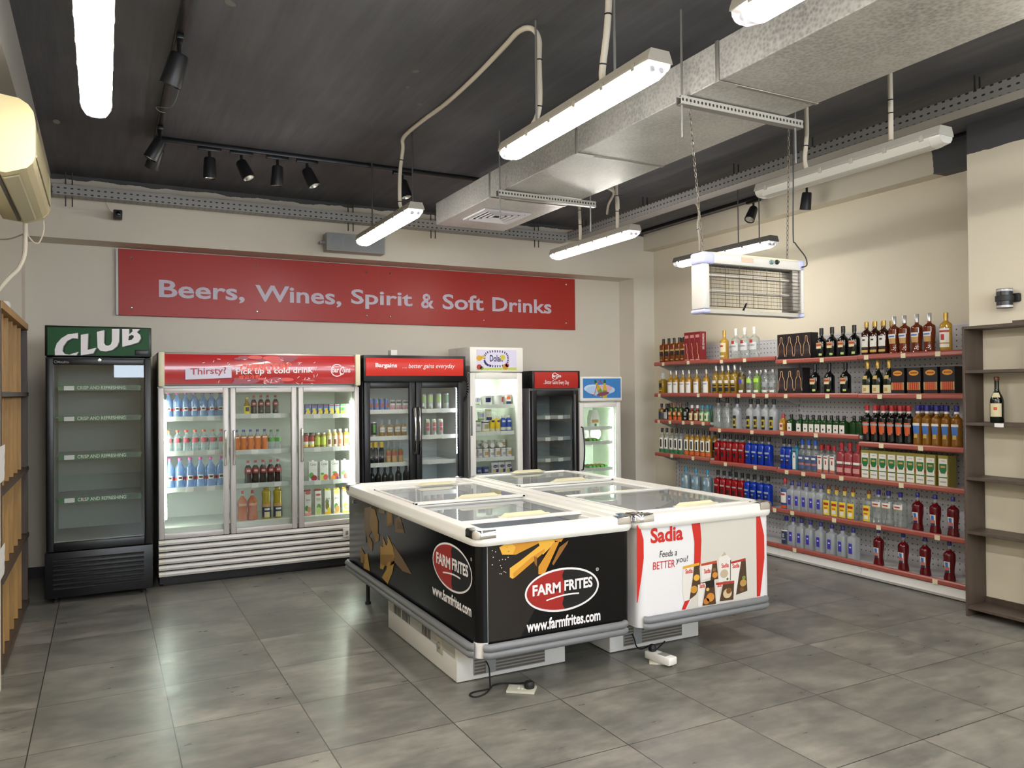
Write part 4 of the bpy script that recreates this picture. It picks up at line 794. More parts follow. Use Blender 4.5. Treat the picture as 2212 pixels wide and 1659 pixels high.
KIND = {
 'jw': ('amber whisky bottle with slanted black label', B(.038, .275, AMBER, CAPK, .72, .80, .014, .84, sq=5, labels=[(.28, .5, .72, LBK), (.47, .53, .72, LBG), (.1, .14, .5, LBTAN)])),
 'redbox': ('dark red whisky box', mk_red_box),
 'goldrum': ('gold rum bottle with cream label', B(.044, .31, RUM, CAPG, .62, .76, .015, .86, labels=[(.27, .58, 1.1, LBC), (.44, .5, .5, LBR), (.1, .16, .7, LBC)], neck=(.78, .85, CAPG))),
 'clearrum': ('clear rum bottle with red round emblem', B(.049, .315, CLEAR, CAPW, .62, .76, .015, .87, labels=[(.28, .52, 1.1, glassy('label_clear', (.9, .9, .9), .05, .3, .55, (.8, .8, .8))), (.50, .60, .38, LBR)], neck=(.78, .86, CAPW), words=[('BACARDI', .40, .075, .045, LBK)])),
 'outbox': ('black box printed with a copper bottle outline', mk_outline_box),
 'cream': ('black cream liqueur bottle with tan oval label', B(.046, .275, BLKG, CAPK, .55, .74, .015, .80, labels=[(.38, .52, .72, LBTAN), (.33, .40, .6, LBC), (.42, .47, .6, LBR), (.10, .17, .28, mat('dot_green', 'a8c46a', .5), .45)])),
 'darkbrandy': ('dark brandy bottle with gold cap and white label', B(.041, .285, DKBR, CAPG, .66, .78, .015, .85, labels=[(.26, .56, .85, LBW), (.10, .17, .8, LBG), (.44, .49, .3, LBK), (.2, .25, .5, LBK)])),
 'flared': ('brown cognac bottle with flared waist and diagonal white band', B(.044, .31, BROWN, CAPS, .66, .76, .014, .80, waist=((.12, .82), (.3, .86), (.5, 1.0), (.64, .98)), labels=[(.28, .44, .8, LBTAN), (.42, .53, .8, LBW), (.45, .49, .6, LBB)])),
 'spiced': ('gold spiced rum bottle with white label', B(.043, .30, RUM, CAPG, .68, .80, .015, .86, labels=[(.12, .60, 1.1, LBW), (.50, .55, 1.1, LBR), (.2, .24, 1.1, LBTAN), (.3, .45, .3, LBR)], neck=(.8, .86, CAPG))),
 'squat': ('squat gold tequila bottle with clear cap', B(.041, .24, GOLDT, CLEAR, .62, .70, .02, .72, sq=4, labels=[(.3, .52, .5, LBK), (.14, .2, .6, LBG)])),
 'triple': ('gold liqueur bottle with white label and grey cap', B(.040, .265, GOLD, CAPS, .56, .72, .013, .82, labels=[(.05, .5, 1.15, LBW), (.38, .44, .8, LBS)])),
 'gtequila': ('golden tequila bottle with silver cap', B(.044, .30, GOLDT, CAPS, .64, .74, .014, .82, labels=[(.1, .32, .7, LBK), (.38, .48, .6, LBW), (.24, .27, .7, LBG)])),
 'fviolet': ('clear flavoured vodka bottle with violet print', B(.036, .235, liq('smoky', '8a7a50', .45), CLEAR, .72, .80, .014, .88, labels=[(.08, .18, .9, LBW), (.45, .62, .5, LBV)])),
 'flime': ('clear flavoured vodka bottle with lime print', B(.036, .235, CLEAR, CAPS, .72, .80, .014, .88, labels=[(.08, .18, .9, LBW), (.48, .66, .8, LBL)])),
 'fpear': ('clear flavoured vodka bottle with bright green print', B(.036, .235, liq('pale_green', 'a9c47a', .3), CAPS, .72, .80, .014, .88, labels=[(.08, .18, .9, LBW), (.5, .66, 1.0, mat('label_chartreuse', 'a4d83c', .5))])),
 'fclear': ('clear vodka bottle with grey print', B(.036, .24, CLEAR, CAPS, .72, .80, .014, .88, labels=[(.08, .17, .9, LBW), (.3, .5, .6, LBS)])),
 'brandy': ('green-black brandy bottle with gold neck and cream label', B(.045, .29, DGRN, CAPG, .42, .74, .014, .80, labels=[(.05, .28, .9, LBC), (.45, .55, .5, LBG), (.1, .2, .3, LBTAN)], neck=(.75, .80, CAPG))),
 'bandbox': ('black gift box with orange oval and striped band', mk_band_box),
 'smallamber': ('small amber bottle with dark label', B(.036, .19, liq('dull_amber', '8a6a30', .6), CAPK, .62, .74, .012, .80, labels=[(.1, .5, 1.0, LBN)])),
 'smalldark': ('small dark bottle with grey label', B(.036, .19, BLKG, CAPK, .62, .74, .012, .80, labels=[(.1, .5, 1.0, LBS)])),
 'mosaic': ('small olive bottle with orange cap and round orange label', B(.034, .20, OLIVE, CAPBR, .66, .78, .014, .84, labels=[(.28, .52, .8, LBO), (.05, .24, 1.0, LBO), (.34, .46, .5, LBC)])),
 'inkbottle': ('small black bottle with blue-grey print', B(.033, .21, BLKG, CAPK, .62, .74, .013, .84, labels=[(.3, .5, .6, LBS), (.1, .2, .6, LBS)])),
 'stubbyb': ('stubby brown bottle with cream label and cream stopper', B(.036, .18, liq('stub_brown', '6a3d22', .65), CAPW, .6, .72, .013, .82, neck=(.72, .80, CAPR), labels=[(.1, .52, .8, LBC), (.2, .4, .4, LBTAN)])),
 'stubbyg': ('stubby green bottle with cream label and pale blue stopper', B(.036, .18, liq('stub_green', '6f9a7c', .5), CAPA, .6, .72, .013, .82, labels=[(.08, .55, .85, liq('stub_rim', 'b9d8a4', .8)), (.12, .5, .7, LBC), (.2, .4, .35, LBGR)])),
 'bigclear': ('large clear unlabelled spirit bottle with black cap', B(.055, .32, CLEAR, CAPK, .62, .74, .016, .84)),
 'yellowpic': ('clear spirit bottle with black and yellow picture label', B(.046, .31, FROST, CAPK, .62, .76, .015, .84, labels=[(.05, .46, .5, LBK), (.12, .36, .45, mat('label_mustard', 'a8962c', .5)), (.18, .3, .25, LBK)])),
 'tinyred': ('small amber whisky flask with red cap', B(.033, .165, liq('flask_amber', 'c08a22', .55), CAPR, .62, .74, .013, .80, sq=4, labels=[(.1, .5, .55, LBC), (.25, .4, .4, LBR)])),
 'herbal': ('small square green herbal bottle with white label', B(.033, .165, GRNB, CAPK, .62, .76, .012, .82, sq=5, labels=[(.06, .5, .68, LBW), (.18, .28, .2, LBK)])),
 'herbaldark': ('green herbal bottle with its label turned away', B(.033, .165, GRNB, CAPK, .62, .76, .012, .82, sq=5)),
 'bitter': ('black aperitif bottle with red cap and orange shield label', B(.039, .315, BLKG, CAPR, .66, .76, .016, .86, waist=((.1, .95), (.3, .88), (.5, 1.0), (.64, .98)), neck=(.80, .86, LBW), labels=[(.28, .56, .7, LBO), (.46, .52, .9, LBS), (.24, .3, .4, LBO)])),
 'bluecap': ('golden liqueur bottle with dark blue cap and blue label', B(.039, .32, liq('deep_gold', '8a5a14', .7), CAPB, .66, .76, .016, .86, waist=((.1, .95), (.3, .88), (.5, 1.0), (.64, .98)), neck=(.80, .86, CAPW), labels=[(.3, .56, .7, LBB), (.5, .56, .8, LBW), (.2, .3, .4, LBG)])),
 'greenband': ('clear spirit bottle with white lettered label and green base', B(.035, .29, CLEAR, CAPK, .66, .78, .013, .84, labels=[(.2, .62, 1.0, LBW), (.26, .56, .25, LBK, .4), (.3, .5, .2, LBS, -.3), (.05, .17, 1.3, LBGR)])),
 'orangeband': ('gold spirit bottle with white lettered label and orange base', B(.035, .29, GOLD, CAPK, .66, .78, .013, .84, labels=[(.22, .62, 1.0, LBW), (.26, .56, .25, LBK, .4), (.3, .5, .2, LBS, -.3), (.06, .18, 1.3, LBO)])),
 'redliq': ('red liqueur bottle with black cap', B(.038, .29, REDL, CAPK, .66, .76, .015, .84, fill=.75, upper=CLEAR, sq=3, labels=[(.45, .50, .7, LBS), (.2, .36, .38, LBK)])),
 'blueliq': ('blue liqueur bottle with black cap', B(.037, .29, BLUEL, CAPK, .66, .76, .015, .84, fill=.75, upper=CLEAR, sq=3, labels=[(.42, .48, .7, LBS), (.2, .36, .38, mat('label_ink', '14203f', .5)), (.3, .34, .3, LBS)])),
 'tealgin': ('square teal gin bottle with white label', B(.043, .27, TEAL, CAPK, .74, .82, .013, .88, sq=5, labels=[(.06, .56, .42, LBW), (.42, .66, .3, LBW), (.45, .52, .15, LBN), (.64, .69, .45, LBN)])),
 'skyvodka': ('clear vodka bottle with blue cap and sunset label', B(.041, .295, CLEAR, CAPBB, .62, .74, .015, .84, neck=(.74, .83, CAPS), labels=[(.1, .52, .95, mat('label_dusk', '3a4f7a', .5)), (.22, .28, .95, mat('label_blush', 'b0685a', .5)), (.4, .46, .6, LBW)])),
 'redcapgin': ('clear gin bottle with red cap and white label', B(.036, .255, CLEAR, CAPR, .68, .78, .015, .84, sq=4, labels=[(.16, .64, .66, LBW), (.06, .16, .66, mat('label_coral', 'b8604a', .5)), (.34, .48, .18, LBR), (.55, .59, .5, LBR)])),
 'pinkgin': ('rose-pink gin bottle with red cap and white band', B(.043, .29, PINK, CAPR, .66, .78, .016, .84, sq=3, labels=[(.36, .44, .9, LBW), (.35, .37, .9, LBK), (.12, .26, .7, mat('label_rose', 'c48a86', .5))])),
 'greenbox': ('green and gold liquor carton with white front', mk_green_box),
 'aquacap': ('clear vodka bottle with aqua cap and round blue emblem', B(.052, .275, AQUA, CAPA, .68, .78, .014, .84, labels=[(.42, .62, .48, mat('label_sky', '6d9fc4', .5)), (.47, .57, .22, LBW), (.1, .3, .45, mat('label_steel', '6f93a8', .5))])),
 'redcapvodka': ('blue vodka bottle with red cap and white label', B(.042, .29, liq('pale_blue', '3f5fa0', .5), CAPR, .66, .76, .014, .84, fill=.62, upper=CLEAR, labels=[(.22, .56, .9, LBW), (.05, .14, .9, LBO), (.46, .52, .6, LBR)])),
 'violet': ('frosted square vodka bottle with violet label', B(.042, .27, FROST, CAPB, .68, .78, .014, .87, sq=5, labels=[(.2, .52, .4, LBV), (.38, .42, .2, LBW)])),
 'yellowgin': ('clear gin bottle with bright yellow label', B(.042, .27, CLEAR, CAPBR, .62, .74, .015, .90, sq=4, neck=(.76, .90, CAPY), labels=[(.06, .54, .72, LBY), (.38, .46, .55, LBR), (.12, .24, .4, LBW), (.27, .31, .4, LBO)])),
 'wavelabel': ('clear gin bottle with white wavy collar label', B(.046, .285, CLEAR, CAPB, .70, .80, .015, .87, sq=3, neck=(.8, .87, CAPS), labels=[(.52, .66, .85, LBW), (.57, .61, .5, LBR), (.51, .53, .8, LBG)])),
 'redaper': ('waisted dark red aperitif bottle with picture label', B(.041, .30, CRIM, CAPB, .66, .80, .013, .90, fill=.82, upper=CLEAR, waist=((.06, 1.0), (.2, .82), (.3, .82), (.5, 1.0), (.62, 1.0)), labels=[(.22, .5, .62, LBW), (.36, .48, .3, LBB), (.28, .36, .5, mat('label_salmon', 'c46a5a', .5)), (.22, .28, .5, LBN)])),
 'navylabel': ('clear spirit bottle with navy label', B(.046, .27, CLEAR, CAPB, .64, .76, .016, .85, labels=[(.06, .5, .8, LBN), (.5, .54, .9, LBW), (.2, .24, .5, LBS), (.28, .42, .25, LBS)])),
}
PROTO = {}; LANES = {}; DIM = {}
def plural(s): return s+('es' if s.endswith(('x', 'sh', 'ch')) else 's')
def shorten(s): return s.split(' with ')[0].split(' printed')[0]
def dims(kind):
    if kind not in DIM:
        P = [v.co for c in KIDS[PROTO[kind].name] for v in c.data.vertices]; DIM[kind] = (max(abs(p.x) for p in P), max(p.z for p in P))
    return DIM[kind]
def lane(key, c, axis, r, kind, lo, hi, h=None):
    hw, hh = dims(kind); s = h/hh if h else 1; r.scale = (s, s, s); LANES.setdefault(key, []).append([c, axis, r, hw*s, lo, hi])
def settle():
    """neighbours on one shelf stand side by side without touching"""
    for L in LANES.values():
        L.sort(key=lambda e: e[0]); n = len(L); f = [1]*n
        for it in range(80):
            for e in L: e[0] = min(max(e[0], e[4]+e[3]), e[5]-e[3])
            for a, b in zip(L, L[1:]):
                o = (a[3]+b[3])*1.01-(b[0]-a[0])
                if o > 0: a[0] -= o*.25; b[0] += o*.25
        for e in L: e[0] = min(max(e[0], e[4]+e[3]), e[5]-e[3]); e[2].location[e[1]] = e[0]
        for i in range(n-1):
            g = (L[i+1][0]-L[i][0])*.985/(L[i][3]+L[i+1][3])
            if g < 1: f[i] = min(f[i], max(g, .5)); f[i+1] = min(f[i+1], max(g, .5))
        for e, k in zip(L, f): s = e[2].scale; e[2].scale = (s[0]*k, s[1]*k, s[2])
def place(kind, p, rotz, label, group):
    if kind not in PROTO: r = KIND[kind][1](); PROTO[kind] = r; r.location = p; r.rotation_euler = (0, 0, rotz)
    else: r = dup(PROTO[kind], p, rotz)
    r['label'] = label; r['group'] = group; return r

# ---------------------------------------------------------------- the bottle shelves: four bays
PEG = m_dots('pegboard', 'bfbec2', '4c4c52', 1, 2, .045, .045, (.0055, .0055), .5)
BAYY = [7.26, 6.343, 5.42, 4.51, 3.60]
ZR = {'a': [1.915, 1.56, 1.26, .882, .475, .138], 'b': [1.908, 1.557, 1.20, .857, .475, .138], 'c': [1.873, 1.555, 1.205, .847, .475, .138], 'd': [1.878, 1.552, 1.15, .845, .478, .138]}
BLAB = {'a': 'red-railed shelving bay nearest the room corner', 'b': 'red-railed shelving bay second from the room corner', 'c': 'red-railed shelving bay third from the room corner', 'd': 'red-railed shelving bay beside the dark bookcase'}
TAGPX = {('a', 0): (1434, 1488), ('b', 0): (1560, 1610), ('c', 0): (1697, 1777), ('d', 0): (1873, 1953, 2028), ('a', 1): (1425, 1509), ('b', 1): (1557, 1596, 1629, 1657), ('c', 1): (1698, 1788), ('d', 1): (1901, 1986), ('a', 2): (1423, 1447, 1476, 1495, 1519), ('b', 2): (1554, 1624), ('c', 2): (1689, 1762), ('d', 2): (1903, 1988), ('a', 3): (1450, 1496), ('b', 3): (1566, 1630), ('c', 3): (1698, 1734, 1777, 1816), ('d', 3): (1945,), ('c', 4): (1671, 1709, 1799), ('d', 4): (1895, 2021), ('c', 5): (1713,), ('d', 5): (2015,)}
for i, n in enumerate('abcd'):
    y1, y0 = BAYY[i]-.0015, BAYY[i+1]+.0015
    s = thing('shelving_bay', BLAB[n], 'shelving', (5.8, (y0+y1)/2, 0), 'shelving bays along the wall')
    b = MB(); b.box(5.962, 5.972, y0, y1, .10, 2.085, PEG); b.box(5.958, 5.974, y0, y1, 2.085, 2.10, SHELFW); b.build('back_panel', s)
    b = MB(); b.box(5.945, 5.984, y0, y0+.018, 0, 2.10, SHELFW); b.box(5.945, 5.984, y1-.018, y1, 0, 2.10, SHELFW)
    for k in range(40): z = .2+k*.047; b.box(5.9435, 5.946, y0+.004, y0+.009, z, z+.025, DARKIN); b.box(5.9435, 5.946, y1-.009, y1-.004, z, z+.025, DARKIN)
    b.build('upright', s)
    b = MB(); b.prism([(FX+.012, y0, .008), (FX+.0, y0, .03), (FX+.012, y0, .06), (FX+.008, y0, .092), (FX+.03, y0, .092), (FX+.03, y0, .008)], (0, y1-y0, 0), WHITE, True); b.build('kick_plate', s)
    for k, z in enumerate(ZR[n]):
        b = MB(); zs = z-.012; b.box(FX+.014, 5.957, y0, y1, zs-.02, zs, SHELFW)
        for yy in (y0+.001, y1-.006):
            if k < 5: b.prism([(5.957, yy, zs-.0205), (5.957, yy, zs-.10), (5.90, yy, zs-.10), (FX+.06, yy, zs-.03), (FX+.02, yy, zs-.0205)], (0, .005, 0), SHELFW)
        sh = b.build('shelf', s)
        b = MB(); b.prism([(FX+.013, y0, z), (FX+.004, y0, z-.002), (FX-.004, y0, z-.012), (FX-.006, y0, z-.034), (FX+.0, y0, z-.042), (FX+.013, y0, z-.044)], (0, y1-y0, 0), RAIL, True); b.build('price_rail', sh, .4)
        for px in TAGPX.get((n, k), ()):
            p = at_x(px, 900, FX-.006); b = MB(); b.box(FX-.0085, FX-.0065, p.y-.021, p.y+.021, z-.045, z-.008, TAG); b.build('price_tag', sh)
SHN = 'top second third fourth fifth bottom'.split()
PYS = (770, 848, 925, 1005, 1110, 1190)
def row(bay, k, kind, xs, dx=.055, back=(), where=None, h=None, labels=None):
    """bottles of one kind at the photo columns xs, dx behind the rail"""
    z = ZR[bay][k]-.0115; nm = KIND[kind][0]; sn = shorten(nm); shelf = SHN[k]; n = len(xs); grp = '%s on the %s shelf' % (plural(sn), shelf); bi = 'abcd'.index(bay)
    for j, XS, D in ((0, xs, dx), (1, back, dx+.1)):
        for i, x in enumerate(XS):
            if labels: lab = labels[i]
            elif j: lab = ('%s %s in the back row, %s shelf' % (ORD[i], sn, shelf)) if len(back) > 1 else 'only %s in the back row, %s shelf' % (sn, shelf)
            else: lab = ('%s of %s %s, %s shelf, from the room corner' % (ORD[i], NUM[n], plural(sn), shelf)) if n > 1 else '%s on the %s shelf%s' % (nm, shelf, where or '')
            r = place(kind, (FX+D, 5, z), -PI/2, lab, grp); hw = dims(kind)[0]; E = max(dx, hw+.018)+(max(.1, 2*hw+.012) if j else 0); y = at_x(x, PYS[k], FX+E).y; r.location = (FX+E, y, z); lane((bay, k, j), y, 1, r, kind, BAYY[bi+1]+.004, BAYY[bi]-.004, h)
# top shelf
row('a', 0, 'jw', (1433.8, 1445.3, 1456.7, 1468.2, 1479.4), back=(1474, 1484))
row('a', 0, 'redbox', (1490, 1501.5, 1513.5), .06)
row('b', 0, 'goldrum', (1565,), where=' near the red boxes'); row('b', 0, 'clearrum', (1590.5, 1609.8, 1630.3))
row('c', 0, 'outbox', (1687.5, 1706.5, 1727, 1747.5), .07); row('c', 0, 'cream', (1775, 1798, 1822, 1846))
row('d', 0, 'darkbrandy', (1868, 1888, 1907.5), back=(1882, 1901, 1920)); row('d', 0, 'flared', (1932.5, 1954.7, 1981.4, 2008.4)); row('d', 0, 'spiced', (2044,), where=' next to the bookcase')
# second shelf
row('a', 1, 'squat', (1432.6,), where=' at the corner end'); row('a', 1, 'triple', (1449.9, 1461.5, 1476, 1489.2, 1506.1, 1526.6))
row('b', 1, 'gtequila', (1547.6, 1561.6, 1574.1, 1588.1), back=(1600,)); row('b', 1, 'fviolet', (1603.8,)); row('b', 1, 'flime', (1620.6,)); row('b', 1, 'fpear', (1636.3,)); row('b', 1, 'fclear', (1655.1, 1670.6), back=(1645,))
row('c', 1, 'outbox', (1688, 1708.5, 1729), .07); row('c', 1, 'cream', (1761, 1792, 1827))
row('d', 1, 'brandy', (1872.9, 1896.8, 1921.6)); row('d', 1, 'bandbox', (1948, 1983, 2019, 2056), .07)
# third shelf
row('a', 2, 'smallamber', (1430,), where=' at the corner end'); row('a', 2, 'smalldark', (1440.5,), back=(1446,)); row('a', 2, 'mosaic', (1450.5, 1460.8, 1471)); row('a', 2, 'inkbottle', (1484,)); row('a', 2, 'stubbyb', (1495.5, 1507.3)); row('a', 2, 'stubbyg', (1518.5, 1529), back=(1536,))
row('b', 2, 'bigclear', (1549.5, 1571.7), .068); row('b', 2, 'yellowpic', (1593, 1622.5, 1638, 1655, 1672.5))
row('c', 2, 'tinyred', (1691,), where=' between clear and green bottles'); row('c', 2, 'herbal', (1710.2, 1730, 1745.6, 1757.5, 1771, 1785, 1800, 1815, 1829)); row('c', 2, 'herbaldark', (1838.4, 1847.5), dx=.1)
row('d', 2, 'bitter', (1868.6, 1886.2, 1903, 1921.4, 1941.2, 1963.5), back=(1897, 1916, 1937, 1952)); row('d', 2, 'bluecap', (1983.5, 2003, 2024.1, 2045.8, 2067), back=(1994, 2014, 2036))
# fourth shelf
row('a', 3, 'greenband', (1431.3, 1441.5, 1452.6, 1462.2, 1472.3)); row('a', 3, 'orangeband', (1485.3, 1496.5, 1507.8, 1520.3, 1532), back=(1545,))
row('b', 3, 'redliq', (1552.4, 1566, 1578.9, 1592, 1605)); row('b', 3, 'blueliq', (1619.4, 1633, 1647.2, 1661.6)); 
row('c', 3, 'tealgin', (1702,), .07); row('c', 3, 'skyvodka', (1723.9, 1739, 1754.5)); row('c', 3, 'redcapgin', (1769.7, 1783.8, 1799), back=(1779, 1791)); row('c', 3, 'pinkgin', (1818, 1834.2, 1850.5))
row('d', 3, 'greenbox', (1873.8, 1893, 1912.8, 1932.2, 1951.7, 1972, 1994, 2018.6, 2045.8), .065)
# fifth shelf
row('a', 4, 'aquacap', (1483.2, 1504.9, 1530)); row('b', 4, 'redliq', (1552, 1565.2, 1578, 1591, 1604.5)); row('b', 4, 'blueliq', (1617, 1631, 1646, 1660.4)); row('c', 4, 'redcapvodka', (1676.5,), where=' beside blue bottles')
row('c', 4, 'violet', (1706.6, 1724.2, 1739.5, 1756, 1773)); row('c', 4, 'yellowgin', (1789, 1806.3, 1824, 1843.4)); row('d', 4, 'wavelabel', (1885, 1916.2, 1945.7)); row('d', 4, 'redaper', (1982.7, 2020.5, 2059))
row('d', 4, 'yellowgin', (1864.5,), where=' crossing the bay joint')
# bottom shelf
row('c', 5, 'navylabel', (1671.3,), where=' behind the white freezer'); row('c', 5, 'violet', (1714.6, 1732.5, 1751.5, 1774, 1798, 1821.2, 1844)); row('d', 5, 'redaper', (1898.2, 1951.5, 1998.7, 2051))
row('c', 3, 'blueliq', (1677.8, 1689.8), labels=('blue liqueur bottle just past the bay joint, fourth shelf', 'blue liqueur bottle touching the teal gin bottle, fourth shelf'))
# wine bottle on the bookcase
wb = bottle('wine_bottle', 'bottle', .042, .315, DGRN, CAPBR, .45, .74, .014, .92, labels=[(.13, .42, .9, LBC), (.55, .65, .8, LBC), (.27, .34, .25, LBO)]); wb.location = (5.44, 3.235, 1.3525); wb.rotation_euler = (0, 0, -PI/2+.3); wb['label'] = 'dark wine bottle with cream label standing alone on the bookcase'
b = MB(); b.box(5.3325, 5.3345, 3.13, 3.19, 1.326, 1.352, TXTW); tag(b.build('price_card'), 'small white price card on the bookcase shelf under the wine bottle', 'card')

# ---------------------------------------------------------------- cooler contents
SODA = lambda body, cap, lab, H=.235, R=.035, **k: bottle('soda_bottle', 'bottle', R, H, body, cap, .60, .86, .0125, .90, labels=lab, waist=((.15, 1.0), (.32, .9), (.5, 1.0), (.58, .98)), **k)
COLA = liq('cola', '1c0d08', .92); ORANGE = liq('orange_soda', 'd0701c', .75); SQUASH = liq('squash', 'b09a20', .75); PALEAM = liq('malt', 'b48a3c', .45); WATERB = glassy('water_blue', (.55, .72, .95), .06, .05, .22, (.35, .5, .85))
KIND.update({
 'water': ('blue water bottle with heart-shaped label', lambda: bottle('water_bottle', 'bottle', .039, .24, WATERB, CAPP, .62, .86, .013, .93, labels=[(.27, .36, PI, LBR), (.27, .42, .5, LBW), (.31, .38, .35, LBK)], waist=((.1, 1), (.2, .96), (.26, 1), (.45, 1), (.52, .95), (.60, .99)))),
 'water2': ('clear water bottle with orange cap and pink label', lambda: bottle('water_bottle', 'bottle', .036, .185, PET, mat('cap_orange', 'c8583a', .4), .62, .84, .013, .91, labels=[(.42, .64, .75, mat('label_rosepink', 'b84a58', .5)), (.46, .6, .3, LBGR, .9)], waist=((.1, 1), (.18, .96), (.26, 1), (.34, .96), (.45, 1)))),
 'cola': ('cola bottle with red cap and red label', lambda: SODA(COLA, CAPR, [(.45, .68, PI, mat('label_cola', '8f2a2c', .45)), (.52, .6, .5, mat('label_script', 'c9a8a2', .45))], fill=.76, upper=PET)),
 'cordial': ('small yellow juice bottle with round brown label', lambda: bottle('juice_bottle', 'bottle', .033, .20, PALEAM, CAPY, .5, .82, .014, .92, labels=[(.05, .5, PI, LBY), (.2, .44, .6, LBK)])),
 'orange': ('orange soda bottle with blue cap', lambda: SODA(ORANGE, mat('cap_purple', '3a3498', .4), [(.60, .66, .7, LBW)], H=.215, R=.035, fill=.7, upper=PET)),
 'lime': ('clear soda bottle with green cap and green label', lambda: SODA(PET, mat('cap_green', '2f6b3f', .4), [(.40, .60, PI, mat('label_grass', '4a9a34', .5))], H=.21, R=.032)),
 'bigorange': ('tall red-capped orange drink bottle', lambda: SODA(liq('ginger_soda', 'b8662a', .7), CAPR, [(.42, .74, PI, mat('label_brick', '9c3a22', .5)), (.5, .58, .9, LBTAN)], H=.32, R=.051, fill=.82, upper=PET)),
 'squash': ('tall yellow squash bottle with blue label', lambda: bottle('squash_bottle', 'bottle', .047, .325, SQUASH, CAPG, .86, .93, .025, .95, labels=[(.05, .44, 1.2, LBN), (.05, .22, .6, LBC), (.38, .48, 1.2, LBTAN), (.28, .34, .6, LBW)], waist=((.1, 1), (.45, .98), (.66, .88), (.84, 1)))),
 'jamred': ('small jar-shaped juice bottle with red label', lambda: bottle('juice_bottle', 'bottle', .031, .165, liq('berry', '6a2a24', .8), CAPK, .78, .88, .022, .92, labels=[(.45, .75, PI, LBR), (.25, .44, PI, LBW), (.1, .25, 1, LBY)])),
 'jamlime': ('small jar-shaped juice bottle with lime-green label', lambda: bottle('juice_bottle', 'bottle', .031, .165, liq('apple', '9a8a2c', .7), CAPS, .78, .88, .022, .92, labels=[(.2, .7, 1.3, mat('label_applegreen', 'a9b83c', .5))])),
 'coco': ('tall juice bottle with white cap and brown coconut print', lambda: bottle('juice_bottle', 'bottle', .031, .21, liq('cream_juice', 'c9b060', .8), CAPW, .72, .86, .016, .89, labels=[(.06, .66, 1.2, LBC), (.18, .46, .55, CAPBR)])),
 'guava': ('tall juice bottle with white cap and pink fruit print', lambda: bottle('juice_bottle', 'bottle', .031, .21, liq('guava', 'c98a6a', .8), CAPW, .72, .86, .016, .89, labels=[(.06, .66, 1.2, mat('label_peach', 'd8a48c', .5)), (.18, .46, .55, mat('label_guava', 'c0604a', .5))])),
 'mango': ('tall juice bottle with white cap and mango print', lambda: bottle('juice_bottle', 'bottle', .031, .21, liq('mango', 'd8a02c', .8), CAPW, .72, .86, .016, .89, labels=[(.06, .66, 1.2, LBC), (.2, .5, .6, mat('label_mango', 'e09a1c', .5))])),
 'bluecan': ('slim blue and silver drink can', lambda: can(.035, .155, mat('can_blue', '3f62b0', .28, .5), [(.1, .9, .35, CAPS, .6), (.3, .6, .45, mat('can_red', 'a8402f', .4))])),
 'pinkcan': ('white and pink drink can', lambda: can(.037, .125, mat('can_plum', '5a3038', .35), [(.06, .92, 1.2, LBW), (.06, .5, .8, PINKP), (.66, .84, .9, LBN)])),
 'greencan': ('tall grey can with pale green print', lambda: can(.031, .165, mat('can_silver', 'b3b5b0', .3, .4), [(.45, .85, .9, mat('can_green', 'a4c07a', .4)), (.2, .4, .6, CAPS)])),
 'darkcan': ('tall grey-green can standing by the light strip', lambda: can(.031, .165, mat('can_silver', 'b3b5b0', .3, .4), [(.4, .9, 1.0, mat('can_pine', '5f7a64', .4))])),
 'energycan': ('black energy drink can with green claw mark', lambda: can(.032, .16, BLACK, [(.3, .85, .4, mat('can_claw', '4a9a3a', .4)), (.05, .16, PI, CAPS)])),
 'berrycan': ('tall silver can with red berry print', lambda: can(.031, .165, mat('can_silver', 'b3b5b0', .3, .4), [(.55, .8, .5, mat('can_berry', 'a8404a', .4)), (.3, .5, .5, MATS.get('can_berry') or mat('can_berry', 'a8404a', .4)), (.9, .98, PI, LBL)])),
 'cider': ('clear amber bottle with white round label', lambda: bottle('malt_bottle', 'bottle', .037, .205, PALEAM, CLEAR, .56, .80, .013, .93, fill=.7, upper=PET, labels=[(.28, .56, .95, LBW), (.38, .44, .7, LBS)])),
 'yellowtop': ('black wine-cooler bottle with tall yellow cap', lambda: bottle('sparkling_bottle', 'bottle', .031, .245, BLKG, CAPY, .60, .74, .022, .76, labels=[(.22, .4, .5, LBN), (.28, .32, .3, LBG)])),
 'malt': ('amber bottle with red band label', lambda: bottle('malt_bottle', 'bottle', .031, .24, PALEAM, CLEAR, .50, .72, .0125, .95, fill=.6, upper=PET, labels=[(.36, .47, 1.2, LBR), (.05, .34, 1.0, LBTAN)])),
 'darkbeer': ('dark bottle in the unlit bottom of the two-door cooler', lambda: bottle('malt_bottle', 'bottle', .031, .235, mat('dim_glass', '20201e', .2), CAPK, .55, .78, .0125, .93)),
})
def can(R, H, m, labels):
    root = thing('drink_can', '', 'can'); P = [(0, 0), (R*.8, 0), (R, .008), (R, H-.012), (R*.86, H), (R*.8, H), (R*.78, H-.003), (0, H-.003)]
    b = MB(); b.lathe(P[:4], m, seg=20); kids = [b.build('can_body', root)]; b = MB(); b.lathe(P[3:], CAPS, seg=20); kids.append(b.build('can_lid', root))
    b = MB()
    for k, l in enumerate(labels): patch(b, P, l[0]*H, min(l[1]*H, H-.012), l[2], l[3], 2, .0005+.0003*k, l[4] if len(l) > 4 else 0)
    kids.append(b.build('print', root)); return done(root, *kids)
CB = {'C2': (.456, 2.056), 'C3': (2.215, 3.12), 'C4': (3.36, 3.845), 'C6': (4.70, 5.13)}
